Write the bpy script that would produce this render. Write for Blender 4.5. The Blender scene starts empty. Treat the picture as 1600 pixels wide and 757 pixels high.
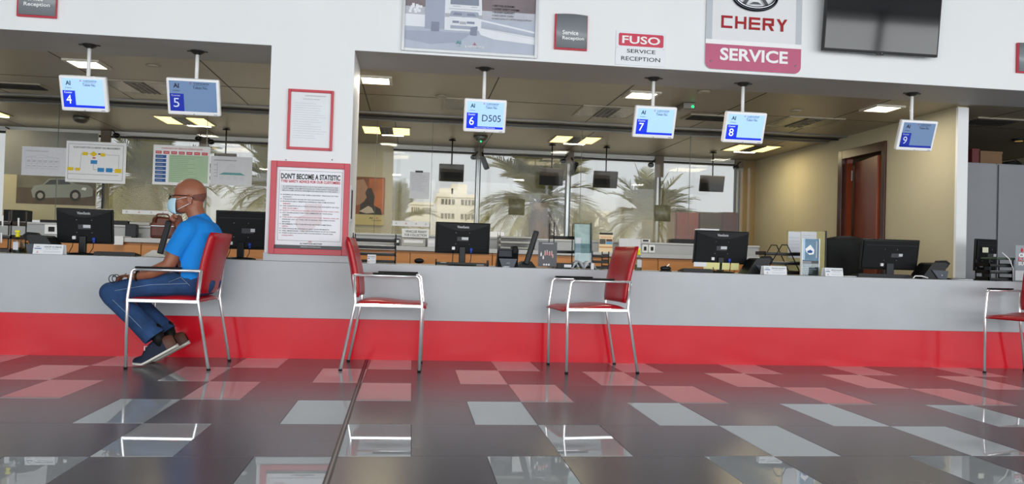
import bpy, bmesh, math, random
from mathutils import Vector, Matrix, Euler

S = bpy.context.scene
COL = S.collection
R = math.radians
random.seed(7)

# ------------------------------------------------------------------ camera
FPX, YAW, PIT, ROL, CH = 1254.8, .1232, .0186, .0299, .7984
_R = Vector((math.cos(YAW), -math.sin(YAW), 0)); _F = Vector((math.sin(YAW), math.cos(YAW), 0)); _U = Vector((0, 0, 1))
F = _F*math.cos(PIT)+_U*math.sin(PIT); U = _U*math.cos(PIT)-_F*math.sin(PIT)
R2 = _R*math.cos(ROL)+U*math.sin(ROL); U2 = -_R*math.sin(ROL)+U*math.cos(ROL)
CAMP = Vector((0, 0, CH))
cd = bpy.data.cameras.new('camera'); cam = bpy.data.objects.new('camera', cd); COL.objects.link(cam)
cd.sensor_fit = 'HORIZONTAL'; cd.sensor_width = 36; cd.lens = FPX/1600*36; cd.clip_start = .05; cd.clip_end = 500
m = Matrix.Identity(4)
for i, v in enumerate((R2, U2, -F)):
    for j in range(3): m[j][i] = v[j]
m[0][3], m[1][3], m[2][3] = CAMP
cam.matrix_world = m
S.camera = cam

def ray(u, v): return F+R2*((u-800)/FPX)+U2*((378.5-v)/FPX)
def at(u, v, Y): d = ray(u, v); return CAMP+d*(Y/d.y)
def atz(u, v, Z): d = ray(u, v); return CAMP+d*((Z-CH)/d.z)
def atx(u, v, X): d = ray(u, v); return CAMP+d*(X/d.x)
def rect(u0, v0, u1, v1, Y):
    v0, v1 = min(v0, v1), max(v0, v1); um, vm = (u0+u1)/2, (v0+v1)/2
    return at(u0, vm, Y).x, at(um, v1, Y).z, at(u1, vm, Y).x, at(um, v0, Y).z     # x0,z0,x1,z1

# ------------------------------------------------------------------ world, view, daylight
S.view_settings.view_transform = 'Standard'; S.view_settings.look = 'None'
S.view_settings.gamma = 1; S.view_settings.use_curve_mapping = False
S.view_settings.exposure = 0.0
S.cycles.max_bounces = 8; S.cycles.diffuse_bounces = 4; S.cycles.glossy_bounces = 4
S.cycles.transparent_max_bounces = 24; S.cycles.sample_clamp_indirect = 4
w = bpy.data.worlds.new('hazy_sky'); S.world = w; w.use_nodes = True
nt = w.node_tree; bg = nt.nodes['Background']
tc = nt.nodes.new('ShaderNodeTexCoord'); sep = nt.nodes.new('ShaderNodeSeparateXYZ'); rp = nt.nodes.new('ShaderNodeValToRGB')
nt.links.new(tc.outputs['Generated'], sep.inputs[0]); nt.links.new(sep.outputs['Z'], rp.inputs[0]); nt.links.new(rp.outputs[0], bg.inputs[0])
rp.color_ramp.elements[0].position = 0.0; rp.color_ramp.elements[0].color = (.62, .635, .63, 1)
rp.color_ramp.elements[1].position = .35; rp.color_ramp.elements[1].color = (.55, .575, .61, 1)
bg.inputs[1].default_value = 1.0

def area(name, loc, rot, sx, sy, power, color=(1, 1, 1), spread=180):
    l = bpy.data.lights.new(name, 'AREA'); l.shape = 'RECTANGLE'; l.size = sx; l.size_y = sy; l.energy = power; l.color = color
    l.spread = R(spread)
    o = bpy.data.objects.new(name, l); COL.objects.link(o); o.location = loc; o.rotation_euler = rot
    return o
sun = bpy.data.lights.new('sun', 'SUN'); sun.energy = 2.2; sun.angle = R(2); sun.color = (1, .93, .82)
so = bpy.data.objects.new('sun', sun); COL.objects.link(so); so.rotation_euler = (R(42), 0, R(-25))
area('hall_facade_daylight', (3.0, -4.3, 2.0), (R(90), 0, 0), 22, 4.0, 1190, (.95, .98, 1.0))

# ------------------------------------------------------------------ materials
def hexc(h):
    h = h.lstrip('#'); r = []
    for i in (0, 2, 4):
        c = int(h[i:i+2], 16)/255
        r.append(c/12.92 if c <= .04045 else ((c+.055)/1.055)**2.4)
    return tuple(r)+(1,)
_M = {}
def mat(name, col, rough=.5, metal=0, var=.06, scale=8, emis=None, es=0, spec=.5, coat=0, bump=0, stretch=None):
    if name in _M: return _M[name]
    m = bpy.data.materials.new(name); m.use_nodes = True; nt = m.node_tree; b = nt.nodes['Principled BSDF']
    c = hexc(col)
    b.inputs['Roughness'].default_value = rough; b.inputs['Metallic'].default_value = metal
    b.inputs['Specular IOR Level'].default_value = spec; b.inputs['Coat Weight'].default_value = coat
    b.inputs['Base Color'].default_value = c
    if var or bump:
        t = nt.nodes.new('ShaderNodeTexCoord'); mp = nt.nodes.new('ShaderNodeMapping'); n = nt.nodes.new('ShaderNodeTexNoise')
        n.inputs['Scale'].default_value = scale; n.inputs['Detail'].default_value = 4
        if stretch: mp.inputs['Scale'].default_value = stretch
        nt.links.new(t.outputs['Object'], mp.inputs[0]); nt.links.new(mp.outputs[0], n.inputs['Vector'])
        r = nt.nodes.new('ShaderNodeValToRGB')
        r.color_ramp.elements[0].position = .3; r.color_ramp.elements[1].position = .7
        r.color_ramp.elements[0].color = tuple(x*(1-var) for x in c[:3])+(1,)
        r.color_ramp.elements[1].color = tuple(min(1, x*(1+var)) for x in c[:3])+(1,)
        nt.links.new(n.outputs['Fac'], r.inputs[0]); nt.links.new(r.outputs[0], b.inputs['Base Color'])
        if bump:
            bp = nt.nodes.new('ShaderNodeBump'); bp.inputs['Strength'].default_value = bump; bp.inputs['Distance'].default_value = .01
            nt.links.new(n.outputs['Fac'], bp.inputs['Height']); nt.links.new(bp.outputs[0], b.inputs['Normal'])
    if es:
        b.inputs['Emission Color'].default_value = hexc(emis or col); b.inputs['Emission Strength'].default_value = es
    _M[name] = m
    return m
def glass(name, tint='#ffffff', refl=.03, rough=0.0):
    if name in _M: return _M[name]
    m = bpy.data.materials.new(name); m.use_nodes = True; nt = m.node_tree
    for n in list(nt.nodes): nt.nodes.remove(n)
    o = nt.nodes.new('ShaderNodeOutputMaterial'); mx = nt.nodes.new('ShaderNodeMixShader')
    t = nt.nodes.new('ShaderNodeBsdfTransparent'); g = nt.nodes.new('ShaderNodeBsdfGlossy'); lw = nt.nodes.new('ShaderNodeLayerWeight')
    mu = nt.nodes.new('ShaderNodeMath'); mu.operation = 'MULTIPLY_ADD'; mu.inputs[1].default_value = .5; mu.inputs[2].default_value = refl
    lw.inputs[0].default_value = .2
    t.inputs[0].default_value = hexc(tint); g.inputs['Roughness'].default_value = rough
    nt.links.new(lw.outputs['Fresnel'], mu.inputs[0]); mu.inputs[1].default_value = refl*2
    nt.links.new(mu.outputs[0], mx.inputs[0]); nt.links.new(t.outputs[0], mx.inputs[1]); nt.links.new(g.outputs[0], mx.inputs[2])
    nt.links.new(mx.outputs[0], o.inputs[0])
    _M[name] = m
    return m
def film(name, col, alpha, z0, z1):
    """translucent film whose density fades out between heights z0 (full) and z1 (none)"""
    m = bpy.data.materials.new(name); m.use_nodes = True; nt = m.node_tree
    for n in list(nt.nodes): nt.nodes.remove(n)
    o = nt.nodes.new('ShaderNodeOutputMaterial'); mx = nt.nodes.new('ShaderNodeMixShader')
    t = nt.nodes.new('ShaderNodeBsdfTransparent'); d = nt.nodes.new('ShaderNodeBsdfDiffuse'); tr = nt.nodes.new('ShaderNodeBsdfTranslucent')
    ad = nt.nodes.new('ShaderNodeMixShader'); ad.inputs[0].default_value = .5
    g = nt.nodes.new('ShaderNodeNewGeometry'); sp = nt.nodes.new('ShaderNodeSeparateXYZ'); mr = nt.nodes.new('ShaderNodeMapRange')
    mr.inputs['From Min'].default_value = z1; mr.inputs['From Max'].default_value = z0
    mr.inputs['To Min'].default_value = 0; mr.inputs['To Max'].default_value = alpha
    for x in (d, tr): x.inputs[0].default_value = hexc(col)
    nt.links.new(g.outputs['Position'], sp.inputs[0]); nt.links.new(sp.outputs['Z'], mr.inputs['Value']); nt.links.new(mr.outputs[0], mx.inputs[0])
    nt.links.new(d.outputs[0], ad.inputs[1]); nt.links.new(tr.outputs[0], ad.inputs[2])
    nt.links.new(t.outputs[0], mx.inputs[1]); nt.links.new(ad.outputs[0], mx.inputs[2]); nt.links.new(mx.outputs[0], o.inputs[0])
    return m

WHITE_WALL = mat('white_wall_paint', '#eceeef', .6, var=.012, scale=2)
GREY_LAM = mat('grey_counter_laminate', '#b3b7bb', .32, var=.03, scale=5, bump=.02)
GREY_TOP = mat('light_grey_worktop', '#b9babb', .3, var=.03)
RED_PL = mat('red_gloss_plinth', '#d41c2c', .16, var=.03, scale=3, spec=.25)
CEIL = mat('metal_ceiling_panel', '#a89f8c', .38, var=.03, scale=3, metal=.15)
SOFF = mat('painted_soffit', '#b2b1b0', .6, var=.015, scale=2)
DARKJ = mat('dark_joint', '#2a2724', .7, var=0)
BEIGE = mat('beige_wall_paint', '#c0b89c', .6, var=.02, scale=2)
TAN = mat('tan_wall_paint', '#8d7750', .6, var=.03, scale=2)
BLACK = mat('black_plastic', '#0b0c0e', .4, var=.1, scale=30, spec=.28)
BLACK2 = mat('matt_black_plastic', '#0f1012', .6, var=.1, scale=30, spec=.25)
DGREY = mat('dark_grey_plastic', '#24282e', .45, var=.05, spec=.3)
SLATE = mat('slate_blue_plastic', '#2b3644', .4, var=.05)
WHITE = mat('white_plastic', '#f1f1f0', .35, var=.01)
PAPER = mat('white_paper', '#e9ebee', .8, var=.02, scale=20)
PAPER2 = mat('grey_white_paper', '#d2d4da', .8, var=.03, scale=20)
CHROME = mat('chrome', '#f6f7f8', .24, metal=.72, var=.01)
STEEL = mat('brushed_steel', '#a8acae', .3, metal=1, var=.03)
REDV = mat('red_vinyl', '#b3121f', .33, var=.05, scale=12, bump=.05)
REDP = mat('red_painted_frame', '#c2243a', .35, var=.02)
INK = mat('black_ink', '#15151a', .6, var=0)
GINK = mat('grey_ink', '#82848c', .7, var=0)
LINK = mat('light_grey_ink', '#b4b7bf', .7, var=0)
RINK = mat('red_ink', '#c01b2e', .6, var=0)
WINK = mat('white_lettering', '#f4f4f4', .5, var=0)
ORWOOD = mat('orange_maple_wood', '#c98542', .4, var=.08, scale=4, stretch=(1, 6, 6))
MAHOG = mat('mahogany_wood', '#7a3417', .35, var=.16, scale=5, stretch=(4, 4, .7))
DMAHOG = mat('dark_mahogany_wood', '#3d1a10', .3, var=.2, scale=5, stretch=(4, 4, .7))
YELL = mat('yellow_plastic', '#e8dd1c', .4, var=.02)
BLUEP = mat('blue_plastic', '#2447b8', .4, var=.02)
CLEAR = glass('clear_plastic', '#e6eef0', .05)

# ------------------------------------------------------------------ mesh helpers
class MB:
    def __init__(s): s.v = []; s.f = []; s.m = []; s.s = []; s.mats = []
    def mi(s, m):
        if m not in s.mats: s.mats.append(m)
        return s.mats.index(m)
    def add(s, vs, fs, m, smooth=False, X=None):
        k = len(s.v); i = s.mi(m)
        s.v += [tuple(X @ Vector(a)) if X is not None else tuple(a) for a in vs]
        for f in fs: s.f.append([k+a for a in f]); s.m.append(i); s.s.append(smooth)
        return s
    def frombm(s, bm, m, smooth=False, X=None):
        bm.verts.ensure_lookup_table(); bm.verts.index_update()
        s.add([v.co.copy() for v in bm.verts], [[v.index for v in f.verts] for f in bm.faces], m, smooth, X); bm.free(); return s
    def box(s, x0, y0, z0, x1, y1, z1, m, r=0, X=None, seg=2):
        if r <= 0:
            vs = [(x, y, z) for x in (x0, x1) for y in (y0, y1) for z in (z0, z1)]
            return s.add(vs, [(0, 1, 3, 2), (4, 6, 7, 5), (0, 4, 5, 1), (2, 3, 7, 6), (0, 2, 6, 4), (1, 5, 7, 3)], m, False, X)
        bm = bmesh.new(); bmesh.ops.create_cube(bm, size=1)
        for v in bm.verts: v.co = Vector(((x0+x1)/2+v.co.x*(x1-x0), (y0+y1)/2+v.co.y*(y1-y0), (z0+z1)/2+v.co.z*(z1-z0)))
        bmesh.ops.bevel(bm, geom=bm.edges[:], offset=r, segments=seg, affect='EDGES', profile=.5)
        return s.frombm(bm, m, False, X)
    def prism(s, poly, y0, y1, m, X=None, smooth=False):      # poly in (x,z), extruded along y
        n = len(poly); vs = [(x, y0, z) for x, z in poly]+[(x, y1, z) for x, z in poly]
        fs = [list(range(n)), list(range(2*n-1, n-1, -1))]+[(i, i+n, (i+1) % n+n, (i+1) % n) for i in range(n)]
        return s.add(vs, fs, m, smooth, X)
    def prismx(s, poly, x0, x1, m, X=None):                    # poly in (y,z), extruded along x
        n = len(poly); vs = [(x0, y, z) for y, z in poly]+[(x1, y, z) for y, z in poly]
        fs = [list(range(n)), list(range(2*n-1, n-1, -1))]+[(i, i+n, (i+1) % n+n, (i+1) % n) for i in range(n)]
        return s.add(vs, fs, m, False, X)
    def cone(s, p0, p1, r0, r1, m, n=12, X=None):
        p0, p1 = Vector(p0), Vector(p1); d = (p1-p0).normalized()
        a = d.orthogonal().normalized(); b = d.cross(a)
        vs = []
        for p, r in ((p0, r0), (p1, r1)):
            vs += [p+(a*math.cos(2*math.pi*i/n)+b*math.sin(2*math.pi*i/n))*r for i in range(n)]
        k = len(s.v); s.add(vs, [(i, (i+1) % n, (i+1) % n+n, i+n) for i in range(n)], m, True, X)
        i = s.mi(m)
        for f in (list(range(n-1, -1, -1)), list(range(n, 2*n))): s.f.append([k+a for a in f]); s.m.append(i); s.s.append(False)
        return s
    def tube(s, pts, r, m, n=10, X=None, closed=False):
        pts = [Vector(p) for p in pts]; N = len(pts); vs = []; fs = []
        rr = r if isinstance(r, (list, tuple)) else [r]*N
        up = None
        for i, p in enumerate(pts):
            if closed: t = (pts[(i+1) % N]-pts[i-1]).normalized()
            else: t = ((pts[min(i+1, N-1)]-p).normalized()+(p-pts[max(i-1, 0)]).normalized()).normalized()
            if up is None: up = t.orthogonal().normalized()
            up = (up-t*up.dot(t)).normalized(); b = t.cross(up)
            vs += [p+(up*math.cos(2*math.pi*k/n)+b*math.sin(2*math.pi*k/n))*rr[i] for k in range(n)]
        for i in range(N if closed else N-1):
            j = (i+1) % N
            fs += [(i*n+k, i*n+(k+1) % n, j*n+(k+1) % n, j*n+k) for k in range(n)]
        if not closed: fs += [list(range(n-1, -1, -1)), [(N-1)*n+k for k in range(n)]]
        return s.add(vs, fs, m, True, X)
    def ball(s, c, r, m, sc=(1, 1, 1), n=12, X=None, rot=None):
        bm = bmesh.new(); bmesh.ops.create_uvsphere(bm, u_segments=n*2, v_segments=n, radius=r)
        for v in bm.verts:
            v.co = Vector((v.co.x*sc[0], v.co.y*sc[1], v.co.z*sc[2]))
            if rot: v.co.rotate(rot)
            v.co += Vector(c)
        return s.frombm(bm, m, True, X)
    def lathe(s, prof, c, m, n=20, X=None):                    # prof (r,z)
        vs = []; fs = []; N = len(prof)
        for r_, z in prof: vs += [(c[0]+r_*math.cos(2*math.pi*k/n), c[1]+r_*math.sin(2*math.pi*k/n), c[2]+z) for k in range(n)]
        for i in range(N-1): fs += [(i*n+k, i*n+(k+1) % n, (i+1)*n+(k+1) % n, (i+1)*n+k) for k in range(n)]
        fs += [list(range(n-1, -1, -1)), [(N-1)*n+k for k in range(n)]]
        return s.add(vs, fs, m, True, X)
    def flat(s, poly, y, m, X=None):                           # poly in (x,z), thin printed area facing -y
        return s.add([(x, y, z) for x, z in poly], [list(range(len(poly)))], m, False, X)
    def fr(s, x0, z0, x1, z1, y, m, X=None): return s.flat([(x0, z0), (x1, z0), (x1, z1), (x0, z1)], y, m, X)
    def line(s, x0, z0, x1, z1, w_, y, m, X=None):
        d = Vector((x1-x0, z1-z0)); n_ = Vector((-d.y, d.x)).normalized()*w_/2
        return s.flat([(x0-n_.x, z0-n_.y), (x1-n_.x, z1-n_.y), (x1+n_.x, z1+n_.y), (x0+n_.x, z0+n_.y)], y, m, X)
    def text(s, body, x0, z0, x1, z1, y, m, X=None, bold=0, keep=False):
        """lettering fitted into the box (x0,z0)-(x1,z1), facing -y"""
        vs, fs = text_geo(body, bold)
        if not vs: return s
        ax, bx = min(v[0] for v in vs), max(v[0] for v in vs); az, bz = min(v[1] for v in vs), max(v[1] for v in vs)
        kx, kz = (x1-x0)/(bx-ax), (z1-z0)/(bz-az)
        if keep: kx = kz = min(kx, kz)
        ox = (x0+x1)/2-(ax+bx)/2*kx; oz = (z0+z1)/2-(az+bz)/2*kz
        return s.add([(ox+v[0]*kx, y, oz+v[1]*kz) for v in vs], fs, m, False, X)
    def build(s, name, parent=None, world=False, mods=None, loc=None, rot=None):
        me = bpy.data.meshes.new(name)
        v = s.v
        if world and parent is not None:
            inv = parent.matrix_basis.inverted(); v = [tuple(inv @ Vector(a)) for a in v]
        me.from_pydata(v, [], s.f)
        for m in s.mats: me.materials.append(m)
        me.polygons.foreach_set('material_index', s.m); me.polygons.foreach_set('use_smooth', s.s); me.update()
        o = bpy.data.objects.new(name, me); COL.objects.link(o)
        if loc is not None: o.location = loc
        if rot is not None: o.rotation_euler = rot
        if parent is not None: o.parent = parent
        return o
_T = {}
def text_geo(body, bold=0):
    k = (body, bold)
    if k in _T: return _T[k]
    cu = bpy.data.curves.new('t', 'FONT'); cu.body = body; cu.offset = bold; cu.resolution_u = 3
    o = bpy.data.objects.new('t', cu); COL.objects.link(o); dg = bpy.context.evaluated_depsgraph_get(); dg.update()
    me = bpy.data.meshes.new_from_object(o.evaluated_get(dg))
    vs = [(v.co.x, v.co.y) for v in me.vertices]; fs = [list(p.vertices) for p in me.polygons]
    bpy.data.objects.remove(o); bpy.data.curves.remove(cu); bpy.data.meshes.remove(me)
    _T[k] = (vs, fs); return _T[k]

def tag(o, label=None, cat=None, group=None, kind=None):
    if label: o['label'] = label
    if cat: o['category'] = cat
    if group: o['group'] = group
    if kind: o['kind'] = kind
    return o
def thing(name, label, cat, loc=(0, 0, 0), rz=0, group=None, kind=None):
    o = bpy.data.objects.new(name, None); COL.objects.link(o); o.empty_display_size = .1
    o.location = loc; o.rotation_euler = (0, 0, rz)
    o.matrix_basis = Matrix.Translation(Vector(loc)) @ Matrix.Rotation(rz, 4, 'Z')
    return tag(o, label, cat, group, kind)
def copy_tree(o, parent=None):
    c = o.copy(); COL.objects.link(c)
    if parent is not None: c.parent = parent
    for ch in [x for x in bpy.data.objects if x.parent == o]: copy_tree(ch, c)
    return c
def struct(name, mb, label, parent=None):
    o = mb.build(name, parent)
    return tag(o, label, kind='structure') if parent is None else o

# ------------------------------------------------------------------ the setting
YF = 6.0745          # front plane of counter, column and header wall
ZH = 2.3078          # underside of the header and office ceiling
YW = 11.2            # window wall
XR = 4.95            # right office wall
R1 = 5.604           # first tile row line
XA = .6214           # tile column origin
UU, PP = .3, .6

def build_floor():
    dark = mat('dark_polished_tile', '#615f64', .24, var=.05, scale=2, spec=.6)
    light = mat('mirror_grey_tile', '#c6cacc', .012, var=.02, scale=3, spec=1.0)
    grout = mat('dark_grout', '#262427', .7, var=0)
    mb = MB(); mb.box(-9, -5, -.12, 15, 12.5, -.003, grout)
    g = .0025
    for r_ in range(-1, 19):
        y1 = R1+PP-PP*r_; y0 = y1-PP
        for k in range(-34, 48):
            # row 0 (touching the counter) holds its light strip at units 0 mod 3, the next at -1 mod 3, and so on
            want = 0 if r_ % 2 == 0 else 2
            x0 = XA+UU*k
            if k % 3 == want: mb.box(x0+g/2, y0+g, -.003, x0+UU-g/2, y1-g, 0, light)
            elif (k-1) % 3 == want: mb.box(x0+g/2, y0+g, -.003, x0+2*UU-g/2, y1-g, 0, dark)
    o = struct('floor', mb, 'dark polished tile floor with inset mirror-bright light grey tiles')
    # expansion joint
    j = MB(); xs = at(575, 561, YF)
    p0, p1 = atz(573.5, 562, 0), atz(509, 757, 0)
    d = (p0-p1); a = p1-d*1.2; b = p0
    n_ = Vector((1, 0, 0))*.012
    rubber = mat('black_rubber_strip', '#1b1a1c', .5, var=0); al = mat('floor_joint_metal', '#6c6b70', .3, metal=.8, var=0)
    j.add([a-n_+Vector((0, 0, .001)), a+n_+Vector((0, 0, .001)), b+n_+Vector((0, 0, .001)), b-n_+Vector((0, 0, .001))], [(0, 1, 2, 3)], rubber)
    n2 = n_*.35
    j.add([a-n2+Vector((0, 0, .002)), a+n2+Vector((0, 0, .002)), b+n2+Vector((0, 0, .002)), b-n2+Vector((0, 0, .002))], [(0, 1, 2, 3)], al)
    struct('trim_1', j, 'dark metal expansion joint running across the floor')
build_floor()

# header wall and column
mb = MB(); mb.box(-8, YF, ZH, 14, YF+.12, 4.2, WHITE_WALL); struct('wall_front', mb, 'white wall above the service counter')
mb = MB(); mb.box(-1.077, YF+.042, .719, -.473, 6.70, ZH, WHITE_WALL); mb.box(-1.077, YF, .719, -.473, YF+.042, ZH, WHITE_WALL); struct('wall_column', mb, 'white column between the two counter openings')
# soffit and office ceiling
mb = MB(); mb.box(-8, YF+.12, ZH, 10, 6.70, ZH+.1, SOFF)
mb.box(-8, YF+.001, ZH-.002, 10, YF+.12, ZH+.02, SOFF)
struct('ceiling', mb, 'flat grey soffit behind the header wall')
mb = MB(); mb.box(-8, 6.706, ZH+.004, 10, YW+.1, ZH+.1, CEIL)
mb.box(-8, 6.70, ZH+.02, 10, 6.706, ZH+.1, DARKJ)
jx = [-2.9, -1.75, -.49, .68, 1.85, 3.05, 4.22, 5.6, 7.0]
for x in jx+[-4.1, -5.3]:
    mb.box(x-.004, 6.71, ZH+.002, x+.004, 8.68, ZH+.005, DARKJ)
    mb.box(x+.25-.004, 9.22, ZH+.002, x+.25+.004, YW, ZH+.005, DARKJ)
for y in (7.75,): mb.box(-8, y-.003, ZH+.002, 10, y+.003, ZH+.005, DARKJ)
struct('ceiling_office', mb, 'dim beige metal panel ceiling over the office')
# recessed dark linear track across the ceiling
tk = MB(); dg = mat('dark_track_metal', '#4a4846', .4, metal=.4, var=.03); lg = mat('grey_track_edge', '#8c8a86', .35, metal=.4, var=.03)
tk.box(-8, 8.70, ZH-.012, XR-.01, 8.74, ZH+.004, lg); tk.box(-8, 8.74, ZH-.004, XR-.01, 9.12, ZH+.004, dg)
tk.box(-8, 8.9, ZH-.02, XR-.01, 8.93, ZH, mat('black_track_groove', '#191817', .5, var=0)); tk.box(-8, 9.12, ZH-.02, XR-.01, 9.17, ZH+.004, lg)
struct('trim_2', tk, 'dark linear metal track across the office ceiling')

# hall shell
mb = MB(); mb.box(-8.1, -4.6, 0, -8, YW+.1, 4.2, WHITE_WALL); struct('wall_left', mb, 'white wall far to the left')
mb = MB(); mb.box(14, -4.6, 0, 14.1, YW+.1, 4.2, WHITE_WALL); struct('wall_hall_right', mb, 'white wall far to the right')
mb = MB(); mb.box(-8, -4.6, 4.2, 14, YF+.12, 4.3, mat('dark_hall_ceiling', '#3c3d40', .7, var=.02)); struct('ceiling_hall', mb, 'dark hall ceiling')
mb = MB(); fm = mat('facade_frame_metal', '#3a3c40', .4, metal=.5, var=.02)
for x in [-8, -5.5, -3, -.5, 2, 4.5, 7, 9.5, 12, 13.8]: mb.box(x, -4.2, 0, x+.1, -4.1, 4.2, fm)
struct('window_hall', mb, 'dark mullions of the hall facade')

# right office wall with doorway, seen in raking view
DY0, DY1, DZ = 7.93, 8.88, 2.15
mb = MB()
mb.box(XR, 6.83, 0, XR+.10, DY0, ZH+.004, BEIGE); mb.box(XR, DY1, 0, XR+.10, YW, ZH+.004, BEIGE); mb.box(XR, DY0, DZ, XR+.10, DY1, ZH+.004, BEIGE)
mb.box(XR-.012, 6.80, 0, XR+.092, 6.83, ZH-.01, WHITE_WALL)
struct('wall_right', mb, 'beige office wall with white painted end post')
d = thing('door_1', 'open dark mahogany door in the beige wall', None, (XR, (DY0+DY1)/2, 0)); d['kind'] = 'structure'
mb = MB(); fw = .10
mb.box(XR-.02, DY0, 0, XR+.12, DY0+.075, DZ, DMAHOG, .004); mb.box(XR-.02, DY1-.085, 0, XR+.12, DY1, DZ, DMAHOG, .004)
mb.box(XR-.02, DY0+.075, DZ-.10, XR+.12, DY1-.085, DZ, DMAHOG, .004)
mb.box(XR+.03, DY1-.115, 0, XR+.10, DY1-.085, DZ-.1, MAHOG); mb.build('door_frame', d, world=True)
mb = MB(); X = Matrix.Translation((XR+.12, DY1-.12, 0)) @ Matrix.Rotation(R(-12), 4, 'Z')
mb.box(0, -.72, .01, .045, 0, DZ-.14, MAHOG, .003, X=X); mb.build('door_leaf', d, world=True)
mb = MB(); mb.box(XR+.085, DY1-.125, 1.80, XR+.098, DY1-.10, 1.92, STEEL, .002); mb.build('hinge', d, world=True)
mb = MB(); mb.box(XR+3.0, 6.85, 0, XR+3.1, YW, ZH, BEIGE); struct('wall_corridor', mb, 'wall of the room beyond the open door')
# grey locker block behind the white post is built with the things

# window wall standing in for the hall facade mirrored in the glass
mb = MB()
wz0, wz1 = .86, ZH-.005
xl0, xl1 = at(-70, 260, YW).x, -1.35
xr0, xr1 = at(613, 300, YW).x, at(1156, 300, YW).x
mb.box(-8, YW, 0, 10, YW+.12, wz0, BEIGE); mb.box(-8, YW, wz0, xl0, YW+.12, ZH, BEIGE)
mb.box(xl1, YW, wz0, xr0, YW+.12, ZH, BEIGE); mb.box(xr1, YW, wz0, 10, YW+.12, ZH, TAN)
mb.box(xl0, YW, wz1-.001, xr1, YW+.12, ZH+.05, BEIGE)
struct('wall_back', mb, 'tan far wall around the windows')
WFR = mat('window_frame_white', '#e4e6e6', .4, var=.01); WDK = mat('window_frame_dark', '#1f1d1c', .5, var=.02); WTAN = mat('window_post_tan', '#6f6557', .5, var=.03)
def window(n, x0, x1, mull, label):
    o = thing('window_%d' % n, label, None, ((x0+x1)/2, YW, wz0)); o['kind'] = 'structure'
    f_ = MB(); f_.box(x0, YW-.03, wz1-.045, x1, YW+.02, wz1, WFR); f_.box(x0, YW-.05, wz1-.085, x1, YW+.03, wz1-.058, WDK)
    f_.box(x0, YW-.02, wz0, x1, YW+.03, wz0+.05, WFR)
    f_.build('window_frame', o, world=True)
    for u, kind in mull:
        mx_ = at(u, 300, YW).x; b = MB()
        b.box(mx_-.035, YW-.04, wz0, mx_-.022, YW+.03, wz1-.04, WDK); b.box(mx_+.022, YW-.04, wz0, mx_+.035, YW+.03, wz1-.04, WDK)
        b.box(mx_-.022, YW-.01, wz0, mx_+.022, YW+.03, wz1-.04, STEEL)
        b.box(mx_-.06, YW-.08, wz1-.30 if kind else wz1-.16, mx_+.06, YW-.04, wz1+.004, WTAN)
        b.build('mullion', o, world=True)
    g = MB(); g.box(x0, YW+.005, wz0+.02, x1, YW+.012, wz1-.04, glass('window_glass', '#ffffff', .018)); g.build('pane', o, world=True)
    return o
window(1, xl0, xl1, [(165, 1), (318, 1)], 'window band with dark mullions left of the column')
window(2, xr0, xr1, [(746, 0), (887, 0), (1027, 1), (1151, 0)], 'window band with dark mullions right of the column')

# ------------------------------------------------------------------ service counter
CT = .7175
c = thing('service_counter', 'long grey service counter with a glossy red plinth', 'counter', (1, YF, 0))
mb = MB(); mb.box(-7.9, YF, .3005, 9.9, YF+.04, CT, GREY_LAM, .002); mb.build('front_panel', c, world=True)
mb = MB(); mb.box(-7.9, YF+.012, 0, 9.9, YF+.04, .2995, RED_PL); o = mb.build('plinth', c, world=True); o['label'] = 'glossy red plinth'
mb = MB(); mb.box(-7.9, YF+.041, CT-.03, -1.08, 6.95, CT-.001, GREY_TOP); mb.box(-.47, YF+.041, CT-.03, XR-.015, 6.95, CT-.001, GREY_TOP); mb.build('worktop', c, world=True)
x0, z0, x1, z1 = rect(411, 408, 549, 399, YF)
mb = MB(); mb.box(x0, YF-.012, CT+.001, x1, YF-.0005, z1+.012, GREY_LAM, .002); o = mb.build('column_ledge', c, world=True)

# ------------------------------------------------------------------ rear cabinets along the glass
YC = 8.40
CE = at(1209, 395, YC).x
zt = at(700, 387, YC).z; zb = at(700, 394, YC).z
mb = MB(); mb.box(-6.5, YC, zb, CE, 9.02, zt, GREY_TOP, .004)
tag(mb.build('cabinet_worktop'), 'long light grey worktop on the orange wooden cabinets', 'worktop')
zs = at(790, 371.5, 8.76).z
mb = MB(); mb.box(-6.5, 8.78, zt, CE, 9.02, zs-.02, mat('grey_upstand', '#a9abac', .4, var=.03)); mb.box(-6.5, 8.76, zs-.02, CE, 9.03, zs, GREY_TOP, .003)
tag(mb.build('raised_shelf'), 'raised grey shelf along the back of the rear worktop', 'shelf')
seams = [at(u, 385, YC).x for u in (-50, 30, 124, 219, 330)]+[-1.35]+[at(u, 395, YC).x for u in (545, 641, 770, 900, 1030, 1150)]+[CE]
names = ['orange wood cabinet cut off by the left edge', 'leftmost orange wood cabinet behind the sanitizer bottle', 'orange wood cabinet behind the leftmost monitor', 'orange wood cabinet behind the keyboard left of the seated person',
 'orange wood cabinet under the brown bag', 'orange wood cabinet hidden mostly by the column', 'orange wood cabinet behind the black tray rack near the column', 'orange wood cabinet with a black oval pull behind the second opening',
 'orange wood cabinet behind the slanted screen', 'orange wood cabinet behind the leaflet holder', 'orange wood cabinet left of the monitor with yellow notes', 'rightmost orange wood cabinet, behind the monitor with yellow notes']
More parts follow.
